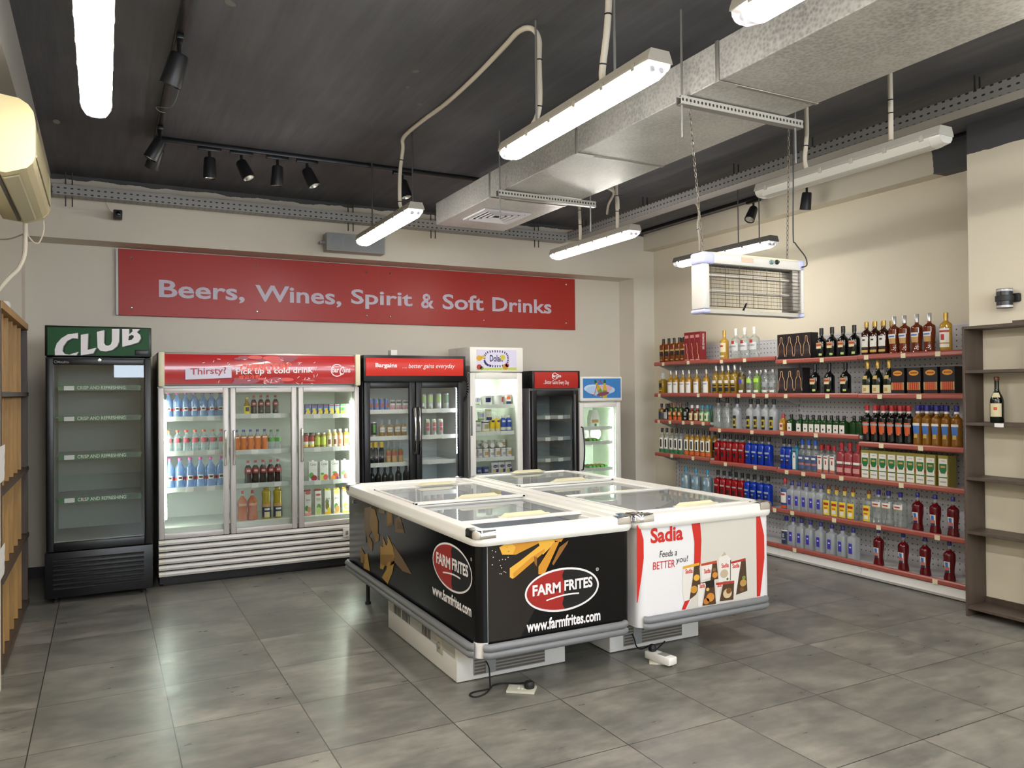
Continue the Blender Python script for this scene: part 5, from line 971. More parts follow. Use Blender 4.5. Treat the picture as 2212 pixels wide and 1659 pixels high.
def crow(kind, xs, py, yd, z, where, h=None, C='C2'):
    """a row in a cooler: photo columns xs at depth yd on a shelf at z"""
    nm = KIND[kind][0]; sn = shorten(nm); n = len(xs)
    for i, x in enumerate(xs):
        p = at_y(x, py, yd); lab = ('%s of %s %s, %s' % (ORD[i], NUM[n], plural(sn), where)) if n > 1 else '%s, %s' % (nm, where)
        r = place(kind, (p.x, yd, z), 0, lab, plural(sn)+', '+where); lane((C, round(z, 2), round(yd, 2)), p.x, 0, r, kind, *CB[C], h)
def c2a(x): return 330+x/4.882
def c2b(x): return 490+x/5.025
def c2c(x): return 636+x/5.353
e_ = .0015; Y2 = 7.265
w1 = 'three-door cooler, upper shelf'; w2 = 'three-door cooler, second shelf'; w3 = 'three-door cooler, third shelf'; w4 = 'three-door cooler, bottom'
crow('water', [c2a(x) for x in (165, 250, 342, 400, 480, 590, 672)], 890, Y2, sh1[0]+e_, w1, 0.215); crow('water2', [c2a(x) for x in (165, 250, 345, 430, 515, 605, 685)], 960, Y2, sh2[0]+e_, w2, 0.185); crow('water', [c2a(x) for x in (165, 258, 350, 447, 540, 635)], 1040, Y2, sh3[0]+e_, w3, 0.255)
crow('cordial', [c2b(218)], 890, Y2, sh1[1]+e_, w1, 0.155); crow('cola', [c2b(x) for x in (292, 370, 443, 528)], 890, Y2, sh1[1]+e_, w1, 0.172)
crow('orange', [c2b(x) for x in (118, 185, 255, 328, 402)], 960, Y2, sh2[1]+e_, w2, 0.185); crow('lime', [c2b(x) for x in (480, 553)], 960, Y2, sh2[1]+e_, w2, 0.178)
crow('cola', [c2b(x) for x in (232, 310, 393, 475, 555)], 1030, Y2, sh3[1]+e_, w3, 0.207)
crow('bigorange', [c2b(x) for x in (170, 278)], 1130, 7.27, FL3+e_, w4, .263); crow('squash', [c2b(x) for x in (430, 553)], 1130, 7.29, FL3+e_, w4, .275)
crow('jamred', [c2c(x) for x in (134, 193)], 960, Y2, sh2[2]+e_, w2, 0.14); crow('jamlime', [c2c(x) for x in (263, 330)], 960, Y2, sh2[2]+e_, w2, 0.14); crow('coco', [c2c(x) for x in (400, 466)], 960, Y2, sh2[2]+e_, w2, 0.165); crow('guava', [c2c(527)], 960, Y2, sh2[2]+e_, w2, 0.168); crow('mango', [c2c(600)], 960, Y2, sh2[2]+e_, w2, 0.168)
# cartons
def mk_mini(m1, fruit):
    def f(b, w, h, y): rect(b, -w*.46, w*.46, .35*h, .97*h, y, m1); rect(b, -w*.4, w*.42, .80*h, .9*h, y-.0004, LBR); b.ellipse((w*.1, y-.0006, .26*h), X_, Z_, w*.38, h*.22, fruit, 14); b.ellipse((-w*.2, y-.0009, .16*h), X_, Z_, w*.2, h*.13, LBC, 12); rect(b, -w*.3, w*.3, .45*h, .62*h, y-.0004, LBY)
    return box_item('juice_box', 'juice box', .058, .04, .125, mat('juice_navy', '1f2d4d', .45), f)
MINI = {'pineapple': ('small juice box with pineapple print', lambda: mk_mini(LBB, LBY)), 'lemon': ('small juice box with lemon print', lambda: mk_mini(mat('label_paleblue', '8fb0cc', .5), mat('lemon', 'e3cf3a', .5)))}
KIND.update(MINI)
def mk_cactus():
    def f(b, w, h, y): rect(b, -w*.48, w*.48, .35*h, .98*h, y, mat('carton_green', '5f9a58', .5)); rect(b, -w*.48, w*.48, .02*h, .34*h, y, mat('carton_amber', 'd8b04a', .5)); rect(b, -w*.5, w*.5, .7*h, .74*h, y-.0005, LBW); b.ellipse((0, y-.0006, .5*h), X_, Z_, w*.3, h*.12, LBGR, 12)
    return box_item('juice_box', 'juice box', .058, .04, .125, mat('carton_edge', '7f9a6a', .5), f)
KIND['cactus'] = ('small green juice box with amber base', mk_cactus)
crow('pineapple', [c2c(x) for x in (148, 222, 292, 360)], 890, 7.24, sh1[2]+e_, w1, 0.099); crow('lemon', [c2c(x) for x in (426, 490)], 890, 7.24, sh1[2]+e_, w1, 0.099); crow('cactus', [c2c(x) for x in (555, 618)], 890, 7.24, sh1[2]+e_, w1, 0.099)
def mk_litre(fruits, word, slim, lab):
    def mk():
        W_, H_ = (.068, .26) if slim else (.096, .225)
        def f(b, w, h, y):
            if slim: rect(b, -w*.5, w*.5, .0, .10*h, y, mat('f_'+fruits[0][4], fruits[0][4], .5))
            for (x, z, r, q, c) in fruits: r = min(r, .49-abs(x)); q = min(q, z-.005); b.ellipse((x*w, y-.0003-.0002*len(b.f)/9, z*h), X_, Z_, r*w, q*h, mat('f_'+c, c, .5), 18)
            if word: b.text(word, (-w*.34, y-.003, (.60 if slim else .80)*h), X_, Z_, w*.68, .026 if slim else .03, LBK, .0)
            rect(b, -w*.2, w*.2, .55*h if slim else .72*h, (.56 if slim else .73)*h, y-.001, LBS)
        r = box_item('juice_carton', 'carton', W_, .068, H_, mat('carton_white', 'd8d6d0', .45), f)
        b = MB(); b.lathe([(.015, H_+.0005), (.015, H_+.015), (0, H_+.015)], mat('ccap_'+lab, lab, .4), (0, .0, 0), 12)
        if slim: b.prism([(-W_*.48, -.033, H_), (-W_*.48, .033, H_), (-W_*.48, 0, H_+.018)], (W_*.96, 0, 0), mat('f_'+fruits[-1][4], fruits[-1][4], .5)); b.v = [(p[0], p[1], p[2]+(.012 if False else 0)) for p in b.v]
        KIDS[r.name].append(b.build('carton_top', r)); return r
    return mk
R1, G1, O1 = '9c3038', '5a9a4a', 'd88a3a'
KIND.update({'c_apple': ('white juice carton with red apple print', mk_litre([(-.2, .30, .32, .16, G1), (.12, .16, .5, .22, R1)], 'Ceres', 0, 'e4e2de')), 'c_melon': ('white juice carton with sliced pink fruit print', mk_litre([(-.1, .18, .45, .2, 'c9c46a'), (.2, .17, .4, .2, 'd0604a'), (-.2, .36, .2, .06, G1)], 'Ceres', 0, 'e4e2de')), 'c_peach': ('white juice carton with peach and plum print', mk_litre([(.0, .4, .3, .06, G1), (.1, .22, .42, .17, 'b8503a'), (-.22, .13, .28, .12, O1), (.34, .1, .2, .1, '6a4068')], 'Ceres', 0, 'e4e2de')), 'c_mango': ('white juice carton with red mango print', mk_litre([(-.2, .36, .34, .12, G1), (.14, .18, .46, .2, 'b04038')], 'Ceres', 0, 'e4e2de')),
 'j_guava': ('slim juice carton with guava print and green cap', mk_litre([(0, .05, .5, .1, 'd08a80'), (-.2, .3, .3, .12, '4f8a4a'), (.2, .24, .3, .13, 'c98a72'), (0, .94, .45, .07, 'b0655a')], 'Juss', 1, '3a5a44')), 'j_apple': ('slim cream juice carton with green apple print and red top', mk_litre([(0, .05, .5, .05, 'd3cba8'), (.1, .3, .36, .16, '6a9a4a'), (.05, .17, .4, .15, 'b0c47a'), (.0, .84, .4, .05, 'b0605a')], 'YOO', 1, 'a8322f')), 'j_pine': ('slim juice carton with pineapple print and dark cap', mk_litre([(0, .05, .5, .1, 'd8a92c'), (-.1, .52, .3, .1, '6f7a6a'), (-.08, .34, .3, .15, '7a6a34'), (.2, .18, .3, .1, 'c9bc3c')], 'Juss', 1, '2a4a4a')), 'j_ginger': ('slim juice carton with ginger print and yellow flower top', mk_litre([(0, .05, .5, .05, 'c9a878'), (-.1, .3, .3, .14, '5a8a4a'), (.1, .2, .4, .14, 'b88a54'), (0, .9, .42, .1, 'd8c06a')], 'Juss', 1, '6a8a4a')), 'j_orange': ('slim juice carton with orange print and orange top', mk_litre([(0, .05, .5, .1, 'd8c82c'), (-.1, .42, .2, .05, '4f7a3a'), (.0, .3, .42, .16, 'c9742c'), (.25, .22, .25, .1, 'c48a4a'), (0, .94, .5, .06, 'd88f2c')], 'Juss', 1, '4a7a5a'))})
for k, x in (('c_apple', 208), ('c_melon', 334), ('c_peach', 459), ('c_mango', 578)): crow(k, [c2c(x)], 1020, 7.25, sh3[2]+e_, w3, .19)
for k, x in (('j_guava', 150), ('j_apple', 268), ('j_pine', 378), ('j_ginger', 482), ('j_orange', 586)): crow(k, [c2c(x)], 1110, 7.27, FL3+e_, w4, .235)
# black two-door cooler
def c3x(x): return 780+x/7.374
Y3 = 7.265; v1 = 'two-door cooler, top shelf'; v2 = 'two-door cooler, second shelf'; v3 = 'two-door cooler, third shelf'
crow('bluecan', [c3x(x) for x in (160, 240, 325, 395)], 880, Y3, s21[0]+e_, v1, 0.118, 'C3'); crow('pinkcan', [c3x(x) for x in (487, 590, 698)], 880, Y3, s21[0]+e_, v1, 0.103, 'C3'); crow('greencan', [c3x(x) for x in (990, 1095, 1230)], 880, Y3, s21[1]+e_, v1, 0.16, 'C3'); crow('darkcan', [c3x(1352)], 880, Y3, s21[1]+e_, v1, 0.162, 'C3')
crow('energycan', [c3x(200)], 935, Y3, s22[0]+e_, v2, 0.145, 'C3'); crow('cider', [c3x(x) for x in (332, 455, 573, 676)], 935, Y3, s22[0]+e_, v2, 0.165, 'C3'); crow('berrycan', [c3x(x) for x in (1050, 1150, 1260)], 935, Y3, s22[1]+e_, v2, 0.162, 'C3')
crow('yellowtop', [c3x(x) for x in (150, 230, 325)], 990, Y3, s23[0]+e_, v3, 0.205, 'C3'); crow('malt', [c3x(x) for x in (432, 524, 626)], 990, Y3, s23[0]+e_, v3, 0.208, 'C3')
for i, x in enumerate((180, 270, 380, 470, 595, 720)): p = at_y(c3x(x), 1030, 7.30); r = place('darkbeer', (p.x, 7.30, .6565), 0, '%s dim dark bottle below the lit shelves of the black two-door cooler' % ORD[i], 'dark bottles in the unlit cooler bottom'); lane('beer', p.x, 0, r, 'darkbeer', 2.215, 2.66, .225 if i < 4 else .245)
# dairy
def tub(name, cat, R, H, m, lid, bands, flip=0):
    root = thing(name, '', cat); a, c = (R*.86, R) if not flip else (R, R*.86); b = MB(); b.lathe([(0, 0), (a, 0), (c, H-.012)], m, seg=22); kids = [b.build('tub_body', root)]
    b = MB(); r = c*1.04 if not flip else c*1.04; b.lathe([(c, H-.0125), (r, H-.012), (r, H-.002), (r*.96, H), (0, H)], lid, seg=22); kids.append(b.build('lid', root)); P = [(0, 0), (a, 0), (a, .0001), (c, H-.012)]
    b = MB()
    for k, l in enumerate(bands): patch(b, P, l[0]*H, min(l[1]*H, H-.013), l[2], l[3], 2, .0006+.0003*k, l[4] if len(l) > 4 else 0)
    kids.append(b.build('print', root)); return done(root, *kids)
LIDW = mat('lid_white', 'd9d7d2', .4); TBW = mat('tub_plastic', 'd3d1ce', .4)
KIND.update({
 'bigtub': ('big white yogurt bucket with navy print', lambda: tub('yogurt_tub', 'tub', .075, .125, TBW, LIDW, [(.3, .75, .5, NAVY), (.02, .08, PI, NAVY)])),
 'bigtubr': ('big white yogurt bucket with red print', lambda: tub('yogurt_tub', 'tub', .075, .125, TBW, LIDW, [(.3, .8, .4, LBR, .7), (.02, .08, PI, LBR)])),
 'redtop': ('white and red yogurt pot with orange print', lambda: tub('yogurt_tub', 'tub', .05, .13, TBW, LIDW, [(.85, .98, PI, LBR), (.5, .8, .6, LBO), (.1, .35, .7, NAVY)], 1)),
 'greytub': ('pale tub with lilac print', lambda: tub('yogurt_tub', 'tub', .055, .10, TBW, LIDW, [(.4, .8, .8, mat('print_lilac', '8f8cb8', .5)), (.05, .2, PI, mat('print_leaf', '7fa05a', .5))])),
 'yellowpot': ('white pot with yellow top band stacked on another pot', lambda: tub('yogurt_tub', 'tub', .05, .13, TBW, LIDW, [(.86, .98, PI, LBY), (.4, .6, .7, LBC), (.05, .3, 1.0, NAVY)], 1)),
 'greenpot': ('white pot with green top band', lambda: tub('yogurt_tub', 'tub', .048, .13, TBW, mat('lid_green', '6a8a4a', .4), [(.5, .7, .5, LBS), (.1, .14, PI, LBS)], 1)),
 'greypot': ('white pot with dark blue stripes', lambda: tub('yogurt_tub', 'tub', .048, .125, TBW, LIDW, [(.8, .9, PI, NAVY), (.3, .7, .6, mat('print_olive', 'a49a6a', .5)), (.02, .12, PI, LBY)], 1)),
 'yoghurtdrink': ('yellow yogurt drink bottle', lambda: bottle('yogurt_bottle', 'bottle', .033, .165, mat('bottle_yellow', 'e3c52c', .4), CAPW, .72, .86, .02, .87, labels=[(.05, .22, PI, LBC), (.62, .74, .5, NAVY)])),
 'yoghurtblue': ('royal blue yogurt drink bottle', lambda: bottle('yogurt_bottle', 'bottle', .033, .17, mat('bottle_blue', '1f4aa8', .4), CAPW, .72, .86, .02, .87, labels=[(.1, .28, PI, LBW), (.6, .7, .6, LBW)])),
 'minitub': ('small white yogurt pot with printed band', lambda: tub('yogurt_tub', 'tub', .036, .088, TBW, LIDW, [(.84, .93, PI, LBR), (.3, .7, .7, LBTAN), (.02, .12, PI, LBS)], 1)),
 'minitubn': ('small white yogurt pot with navy band', lambda: tub('yogurt_tub', 'tub', .036, .088, TBW, LIDW, [(.84, .93, PI, NAVY), (.3, .6, .6, LBS), (.02, .1, PI, LBS)], 1)),
 'bluecup': ('blue dessert cup with white lid', lambda: tub('yogurt_tub', 'tub', .042, .075, mat('cup_blue', '3a4a8a', .4), mat('lid_slate', '4a5a8a', .4), [(.3, .7, .6, LBS)])),
})
def c4x(x): return 1000+x/7.214
Y4 = 7.40; u1, u2, u3, u4 = ['%s of dairy cooler' % s for s in ('top shelf', 'second shelf', 'third shelf', 'fourth shelf')]
crow('greytub', [c4x(x) for x in (270,)], 860, Y4, s41+e_, u1, 0.09, 'C4'); crow('bigtub', [c4x(428)], 860, Y4, s41+e_, u1, 0.108, 'C4'); crow('bigtubr', [c4x(610)], 860, Y4, s41+e_, u1, 0.11, 'C4'); crow('redtop', [c4x(752)], 860, Y4, s41+e_, u1, 0.118, 'C4')
crow('greenpot', [c4x(295)], 920, Y4, s42+e_, u2, 0.124, 'C4'); crow('greypot', [c4x(410)], 920, Y4, s42+e_, u2, 0.12, 'C4'); p = at_y(c4x(402), 920, Y4); r = place('yellowpot', (p.x-.004, Y4, s42+e_+.1205), 0, 'white pot with yellow top band stacked on the striped pot, second dairy shelf', 'stacked dairy pots'); r.scale = (.76, .76, .92)
p = at_y(c4x(290), 920, Y4); r = place('greytub', (p.x-.006, Y4, s42+e_+.1245), 0, 'pale tub standing on the green-topped pot, second dairy shelf', 'stacked dairy pots'); r.scale = (.68, .68, .9)
crow('yoghurtdrink', [c4x(x) for x in (518, 600)], 920, Y4, s42+e_, u2, 0.166, 'C4'); crow('yoghurtblue', [c4x(x) for x in (685, 768)], 920, Y4, s42+e_, u2, 0.17, 'C4')
crow('minitub', [c4x(x) for x in (257, 425, 585, 762)], 985, Y4-.02, s43+e_, u3, 0.094, 'C4'); crow('minitubn', [c4x(x) for x in (342, 502, 675)], 985, Y4-.02, s43+e_, u3, 0.092, 'C4')
for i, (x, kd) in enumerate(((232, 'minitub'), (300, 'minitubn'), (415, 'minitub'), (500, 'minitubn'), (565, 'minitub'), (640, 'minitub'))):
    for t in (0, 1):
        p = at_y(c4x(x), 955, Y4+.13); r = place(kd, (p.x, Y4+.13, s43+e_+.0895*t), 0, '%s pot of the taller back stack on the third dairy shelf, %s tier' % (ORD[i], ('lower', 'upper')[t]), 'stacked dairy pots'); lane('stack%d' % t, p.x, 0, r, kd, 3.36, 3.845)
for i, (x, l) in enumerate(((340, 'first tilted'), (448, 'second tilted'), (575, 'third tilted'))):
    p = at_y(c4x(x), 962, Y4+.02); r = place('minitubn', (p.x, Y4+.05, s43+e_+.0945+.031), 0, '%s pot lying with its lid facing out, third dairy shelf' % l, 'stacked dairy pots'); r.rotation_euler = (PI/2, 0, 0); r.scale = (.8, .8, .6)
crow('bluecup', [c4x(x) for x in (245, 340)], 1015, Y4, FL4+e_, u4, 0.07, 'C4')
# milk bags
def mk_bag(): 
    root = thing('dairy_bag', '', 'bag'); b = MB(); n = 8; vs = []; 
    for i in range(n+1):
        z = .13*i/n; t = .022*math.sin(PI*min(1, .15+.85*i/n))+.002
        for k in range(10): a = 2*PI*k/10; vs.append((.045*(1+.06*math.sin(i*2.1))*math.copysign(abs(math.cos(a))**.6, math.cos(a)), t*math.sin(a), z))
    b.add(vs, [(i*10+k, i*10+(k+1) % 10, (i+1)*10+(k+1) % 10, (i+1)*10+k) for i in range(n) for k in range(10)], mat('bag_white', 'd5d2d6', .4), True); kids = [b.build('pouch', root)]
    b = MB(); y = -.026; b.ellipse((0, y, .085), X_, Z_, .032, .018, NAVY, 16); b.text('Dolait', (-.024, y-.0006, .078), X_, Z_, .048, .014, TXTW); rect(b, .005, .042, .01, .05, y, mat('bag_violet', '43296a', .45)); b.ellipse((-.01, y-.0005, .03), X_, Z_, .022, .018, mat('bag_butter', 'c9b85a', .5), 14); kids.append(b.build('print', root)); return done(root, *kids)
KIND['bag'] = ('white and violet dairy bag', mk_bag)
crow('bag', [c4x(x) for x in (500, 635, 770)], 1010, Y4, FL4+e_, u4, 0.11, 'C4')
# small bright cooler
def c6x(x): return 1120+x/6.6375
Z61, Z62, Z63 = [at_y(1295, q, 7.4).z for q in (922.5, 954, 1011)]; Y6 = 7.46
jg = thing('milk_carton', 'white carton with handles of orange print on the upper shelf of the small bright cooler', 'carton'); p = at_y(c6x(1070), 900, Y6); jg.location = (p.x, Y6, Z61+e_); b = MB(); q = [(-.055, 0), (.055, 0), (.055, .11), (.03, .19), (-.03, .19), (-.055, .11)]
b.prism([(p.x+x, Y6-.04, Z61+e_+z) for x, z in q], (0, .08, 0), LIDW); b.build('carton', jg); b = MB(); rect(b, p.x-.045, p.x+.045, Z61+.05, Z61+.085, Y6-.041, LBTAN); rect(b, p.x-.01, p.x+.02, Z61+.012, Z61+.04, Y6-.041, LBGR); b.build('print', jg)
for x, l in ((1000, 'round white plastic bowl half hidden at the edge of the small bright cooler'), (1175, 'round white plastic bowl on its side in the small bright cooler')):
    p = at_y(c6x(x), 940, Y6+.04); w = thing('plastic_bowl', l, 'bowl', (p.x, Y6+.04, Z62+e_)); b = MB(); c = (p.x, 7.60, Z62+e_+.076); b.lathe([(0, .0), (.03, -.012), (.055, -.008), (.0755, .0), (.0755, .006), (.06, .05), (.03, .08), (0, .082)], LIDW, c, 26, axis='y'); b.build('bowl', w)
GC = mat('cap_neon', '4fc24a', .4)
def lying(x, z, lab, body, ang=0, Y=Y6):
    p = at_y(c6x(x), 980, Y); t = thing('juice_bottle', lab, 'bottle', (p.x, Y, z)); r = .0175; b = MB(); P = [(0, 0), (r*.9, 0), (r, .008), (r, .10), (.012, .13), (.0105, .145), (0, .145)]
    b.lathe([(a, .08-h) for a, h in P][::-1], body, (p.x, Y, z+r), 16, axis='y'); b.build('glass', t); b = MB(); b.lathe([(.0135, -.0655), (.0135, -.085), (0, -.086)], GC, (p.x, Y, z+r), 12, axis='y'); b.build('cap', t)
BRJ = liq('brown_juice', '7a4a20', .8); GRJ = liq('green_juice', '5a6a2a', .8)
for i, x in enumerate((988, 1042, 1100)): lying(x, Z62+e_, '%s green-capped bottle lying below the white bowls, small bright cooler' % ORD[i], BRJ if i else GRJ, Y=7.478)
for i, x in enumerate((985, 1035, 1092, 1150, 1205)): lying(x, Z63+e_, '%s green-capped bottle lying on the lowest seen shelf of the small bright cooler' % ORD[i], (GRJ, BRJ)[i % 2], Y=7.478)
settle()

# ---------------------------------------------------------------- tube lamps
def lamp(x, y0, y1, z, lit, label, hm=None):
    t = thing('tube_lamp', label, 'lamp', (x, (y0+y1)/2, z), 'weatherproof tube lamps'); hm = hm or mat('lamp_housing', 'a19c92', .5); L = y1-y0
    b = MB(); P = [(-.062, 0), (-.06, .012), (-.045, .05), (.045, .05), (.06, .012), (.062, 0)]
    b.prism([(x+p, y0, z+q) for p, q in P], (0, L, 0), hm); b.build('housing', t)
    P = [(.058, 0), (.056, -.02), (.042, -.042), (.02, -.05), (-.02, -.05), (-.042, -.042), (-.056, -.02), (-.058, 0)]
    b = MB(); b.prism([(x+p, y0+.06, z-.0005+q) for p, q in P], (0, L-.12, 0), (lit if lit is not True else TUBEM) if lit else DIFOFF, True); b.build('diffuser', t, .5)
    for s in (0, 1):
        b = MB(); ya, yb = (y0+.001, y0+.0595) if s == 0 else (y1-.001, y1-.0595); n = len(P)
        vs = [(x+p, yb, z-.0005+q) for p, q in P]+[(x+p*.9, ya, z-.0005+q*.75) for p, q in P]
        b.add(vs, [(k, k+1, n+k+1, n+k) for k in range(n-1)]+[tuple(range(n, 2*n))], ENDCAP if lit else DIFOFF, True); b.build('end_cap', t)
        if lit:
            b = MB(); b.cyl((x-.022, ya+(.02 if s == 0 else -.02), z-.022), (x-.022, yb, z-.022), .013, GREYP, 8); b.cyl((x+.022, ya+(.02 if s == 0 else -.02), z-.022), (x+.022, yb, z-.022), .013, GREYP, 8); b.build('tube_holder', t)
    for k in range(6):
        y = y0+.1+(L-.2)*k/5
        for s in (-1, 1): b = MB(); b.box(x+s*.058, x+s*.064, y-.012, y+.012, z-.012, z+.02, hm, .002); b.build('clip', t)
    return t
def rods(name, label, cat, P, r, m, group=None):
    o = MB(); o.tube(P, r, m, 8); q = o.build(name); return tag(q, label, cat, group)
LX = 1.965
lamp(-.022, 2.70, 4.03, 2.90, True, 'lit tube lamp near the wall-hung air conditioner')
lamp(LX, 2.47, 3.79, 2.90, True, 'large lit tube lamp hanging beside the metal air duct')
lamp(LX, 5.20, 6.51, 2.89, True, 'lit tube lamp hanging in front of the small wall speaker')
lamp(LX+.02, .72, 2.04, 2.905, True, 'lit tube lamp cut by the top of the photo, beside the duct')
lamp(3.84, 5.17, 6.46, 2.895, True, 'lit tube lamp below the end of the air duct by the room corner')
lamp(3.87, 2.54, 3.83, 2.90, False, 'unlit grey tube lamp hanging above the insect killer', mat('lamp_housing_pale', 'a7a69e', .45))
lamp(5.19, 4.99, 6.29, 2.885, TUBEM2, 'lit tube lamp behind the insect killer, above the bottle shelves', mat('lamp_housing_dark', '5c5a56', .5))
for x, y in ((-.022, .95), (LX, -1.1), (3.87, .79), (-.022, -.9), (3.87, -1.1), (LX, -2.9), (-.022, -2.7), (3.87, -2.9)): lamp(x, y, y+1.3, 2.9, True, 'lit tube lamp of the shop behind the viewer')  # unseen lamps added in the rows for more light from behind
lamp(5.19, .9, 2.2, 2.9, TUBEM2, 'unseen tube lamp added outside the view to brighten the pillar')  # unseen lamp, put in only to brighten the pillar face
ROD = mat('threaded_rod', '8d8c88', .4, .6); RODB = mat('rod_dark', '4c4a48', .5, .4)
# rods with their conduits; the conduits carry black ties
def conduit(P, label, r=.014, ties=()):
    t = thing('conduit', label, 'conduit', P[0]); b = MB(); S = smooth(P); b.tube(S, r, CONDUIT, 10); b.build('pipe', t)
    for k in ties:
        i = int(k*(len(S)-1)); d = (S[min(i+1, len(S)-1)]-S[max(i-1, 0)]).normalized()*.003; b = MB(); b.tube([S[i]-d, S[i]+d], r+.003, BLACKM, 8); b.build('cable_tie', t)
    return t
ZT = ZC-.001
rods('hanging_rod', 'thin rod holding the far end of the big lit lamp beside the duct', 'rod', [(LX, 3.47, 2.951), (LX, 3.47, ZT)], .006, ROD)
rods('hanging_rod', 'thin rod holding the near end of the big lit lamp beside the duct', 'rod', [(LX, 2.78, 2.951), (LX, 2.78, ZT)], .006, ROD)
rods('hanging_rod', 'thin rod holding the lit lamp in front of the wall speaker', 'rod', [(LX, 6.22, 2.941), (LX, 6.22, ZT)], .006, RODB)
rods('hanging_rod', 'second rod of the lit lamp in front of the wall speaker', 'rod', [(LX+.035, 5.37, 2.941), (LX+.035, 5.37, ZT)], .006, RODB)
conduit([(LX+.0, 3.505, 2.968), (LX+.026, 3.505, 3.02), (LX+.032, 3.49, 3.1), (LX+.03, 3.49, 3.3), (LX+.03, 3.49, 3.41), (LX-.01, 3.5, 3.46), (LX-.04, 3.58, ZC-.02), (LX-.02, 3.8, ZC-.016), (LX+.01, 4.25, ZC-.016), (LX+.02, 4.7, ZC-.016), (LX+.0, 5.1, ZC-.016), (LX-.01, 5.42, ZC-.03), (LX+.0, 5.47, ZC-.10), (LX-.024, 5.47, 3.2), (LX-.024, 5.48, 3.0), (LX-.012, 5.48, 2.958)],
        'white conduit looping along the ceiling between the two hanging lamps', .014, (.12, .2, .84, .94))
conduit([(LX-.01, 2.86, 2.968), (LX-.03, 2.83, 3.0), (LX-.026, 2.80, 3.15), (LX-.02, 2.79, 3.3), (LX-.018, 2.79, ZT)], 'white conduit dropping from the ceiling to the near end of the big lamp', .015, (.3, .65))
for (x, y, px) in ((4.04-.2, 6.0, 1240), (3.84, 5.42, 1312)):
    conduit([(x, y, 2.962), (x, y, 3.1), (x, y+.01, 3.3), (x, y, ZT)], 'white conduit over the lamp at the duct end, the one %s' % ('by the room corner' if y > 5.7 else 'nearer the insect killer'), .014, (.35, .6))
conduit([(3.87, 3.45, 2.966), (3.86, 3.45, 3.03), (3.88, 3.45, 3.2), (3.87, 3.45, ZT)], 'white conduit beside the chain above the insect killer', .013, (.5,))
conduit([(3.87, 2.86, 2.966), (3.885, 2.87, 3.1), (3.87, 2.86, 3.25), (3.865, 2.86, ZT)], 'white conduit holding the near end of the unlit lamp', .013, (.4, .6))
conduit([(5.19, 5.95, 2.952), (5.19, 5.95, 3.1), (5.17, 5.95, 3.2), (5.19, 5.95, 3.32), (5.17, 5.95, 3.40), (5.12, 5.95, 3.425), (5.0, 5.95, 3.43), (4.9, 5.95, 3.42)], 'white conduit curving from the cable tray down to the lamp behind the insect killer', .012, (.25,))
conduit([(4.62, 6.7, 3.42), (4.5, 6.5, 3.46), (4.35, 6.2, ZC-.015), (4.2, 6.0, ZC-.014)], 'white conduit arching over the cable tray by the room corner', .012)
conduit([(4.0, 5.9, 3.455), (4.12, 5.95, 3.45), (4.25, 6.0, 3.41), (4.3, 6.05, 3.3)], 'short white conduit bending behind the end of the duct', .012)
rods('hanging_rod', 'rod holding the middle of the lamp behind the insect killer', 'rod', [(5.19, 5.42, 2.936), (5.19, 5.42, ZT)], .005, RODB)
rods('hanging_rod', 'rod holding the near end of the lamp behind the insect killer', 'rod', [(5.19, 5.16, 2.936), (5.19, 5.16, ZT)], .005, RODB)

# ---------------------------------------------------------------- air duct with its diffuser, brackets and rods
DX0, DX1, DZ0, DZ1, DY1 = 2.59, 3.255, 3.06, 3.25, 6.385
du = thing('air_duct', 'long galvanised metal air duct hanging from the dark ceiling', 'duct', ((DX0+DX1)/2, 3, DZ0))
ys = [-.5, 1.55, 2.83, 4.08, 5.30, DY1]
for k in range(5):
    b = MB(); b.box(DX0, DX1, ys[k]+.012, ys[k+1]-.012, DZ0, DZ1, GALV, .004, 1); b.build('duct_section', du)
for y in ys[1:-1]:
    b = MB(); b.box(DX0-.004, DX1+.004, y-.0115, y+.0115, DZ0-.004, DZ1+.004, mat('duct_flange', '8b8a85', .4, .6), .003); b.box(DX0-.005, DX0+.12, y-.02, y+.02, DZ0-.006, DZ0-.0045, mat('duct_tape', 'b9b8b0', .3, .5)); b.build('flange', du)
b = MB(); gx0, gx1, gy0, gy1 = 2.705, 3.125, 5.625, 6.055; WG = mat('diffuser_white', 'c9c8cc', .4)
for k in range(5):
    o = .0+k*.04; z0, z1 = DZ0-.012+k*.0015, DZ0-.001; w = .03 if k == 0 else .022
    A = [(gx0+o, gy0+o), (gx1-o, gy0+o), (gx1-o, gy1-o), (gx0+o, gy1-o)]; B = [(gx0+o+w, gy0+o+w), (gx1-o-w, gy0+o+w), (gx1-o-w, gy1-o-w), (gx0+o+w, gy1-o-w)]
    vs = [(x, y, z0 if k == 0 else z0-.006) for x, y in A]+[(x, y, z0 if k == 0 else z1-.006) for x, y in B]+[(x, y, z1) for x, y in A]
    b.add(vs, [(i, (i+1) % 4, 4+(i+1) % 4, 4+i) for i in range(4)]+[(8+i, 8+(i+1) % 4, (i+1) % 4, i) for i in range(4)], WG)
b.box(gx0+.02, gx1-.02, gy0+.02, gy1-.02, DZ0-.002, DZ0-.0008, DARKIN); b.build('diffuser_grille', du)
PERF = m_dots('perforated_bracket', 'b4b2aa', '2a2926', 0, 2, .026, .2, (.006, .012), .4, .3, o2=.06)
PERF = m_dots('perforated_bracket2', 'b9b7b0', '33312d', 0, 2, .0245, .5, (.0062, .0075), .4, .3, 0, .217)
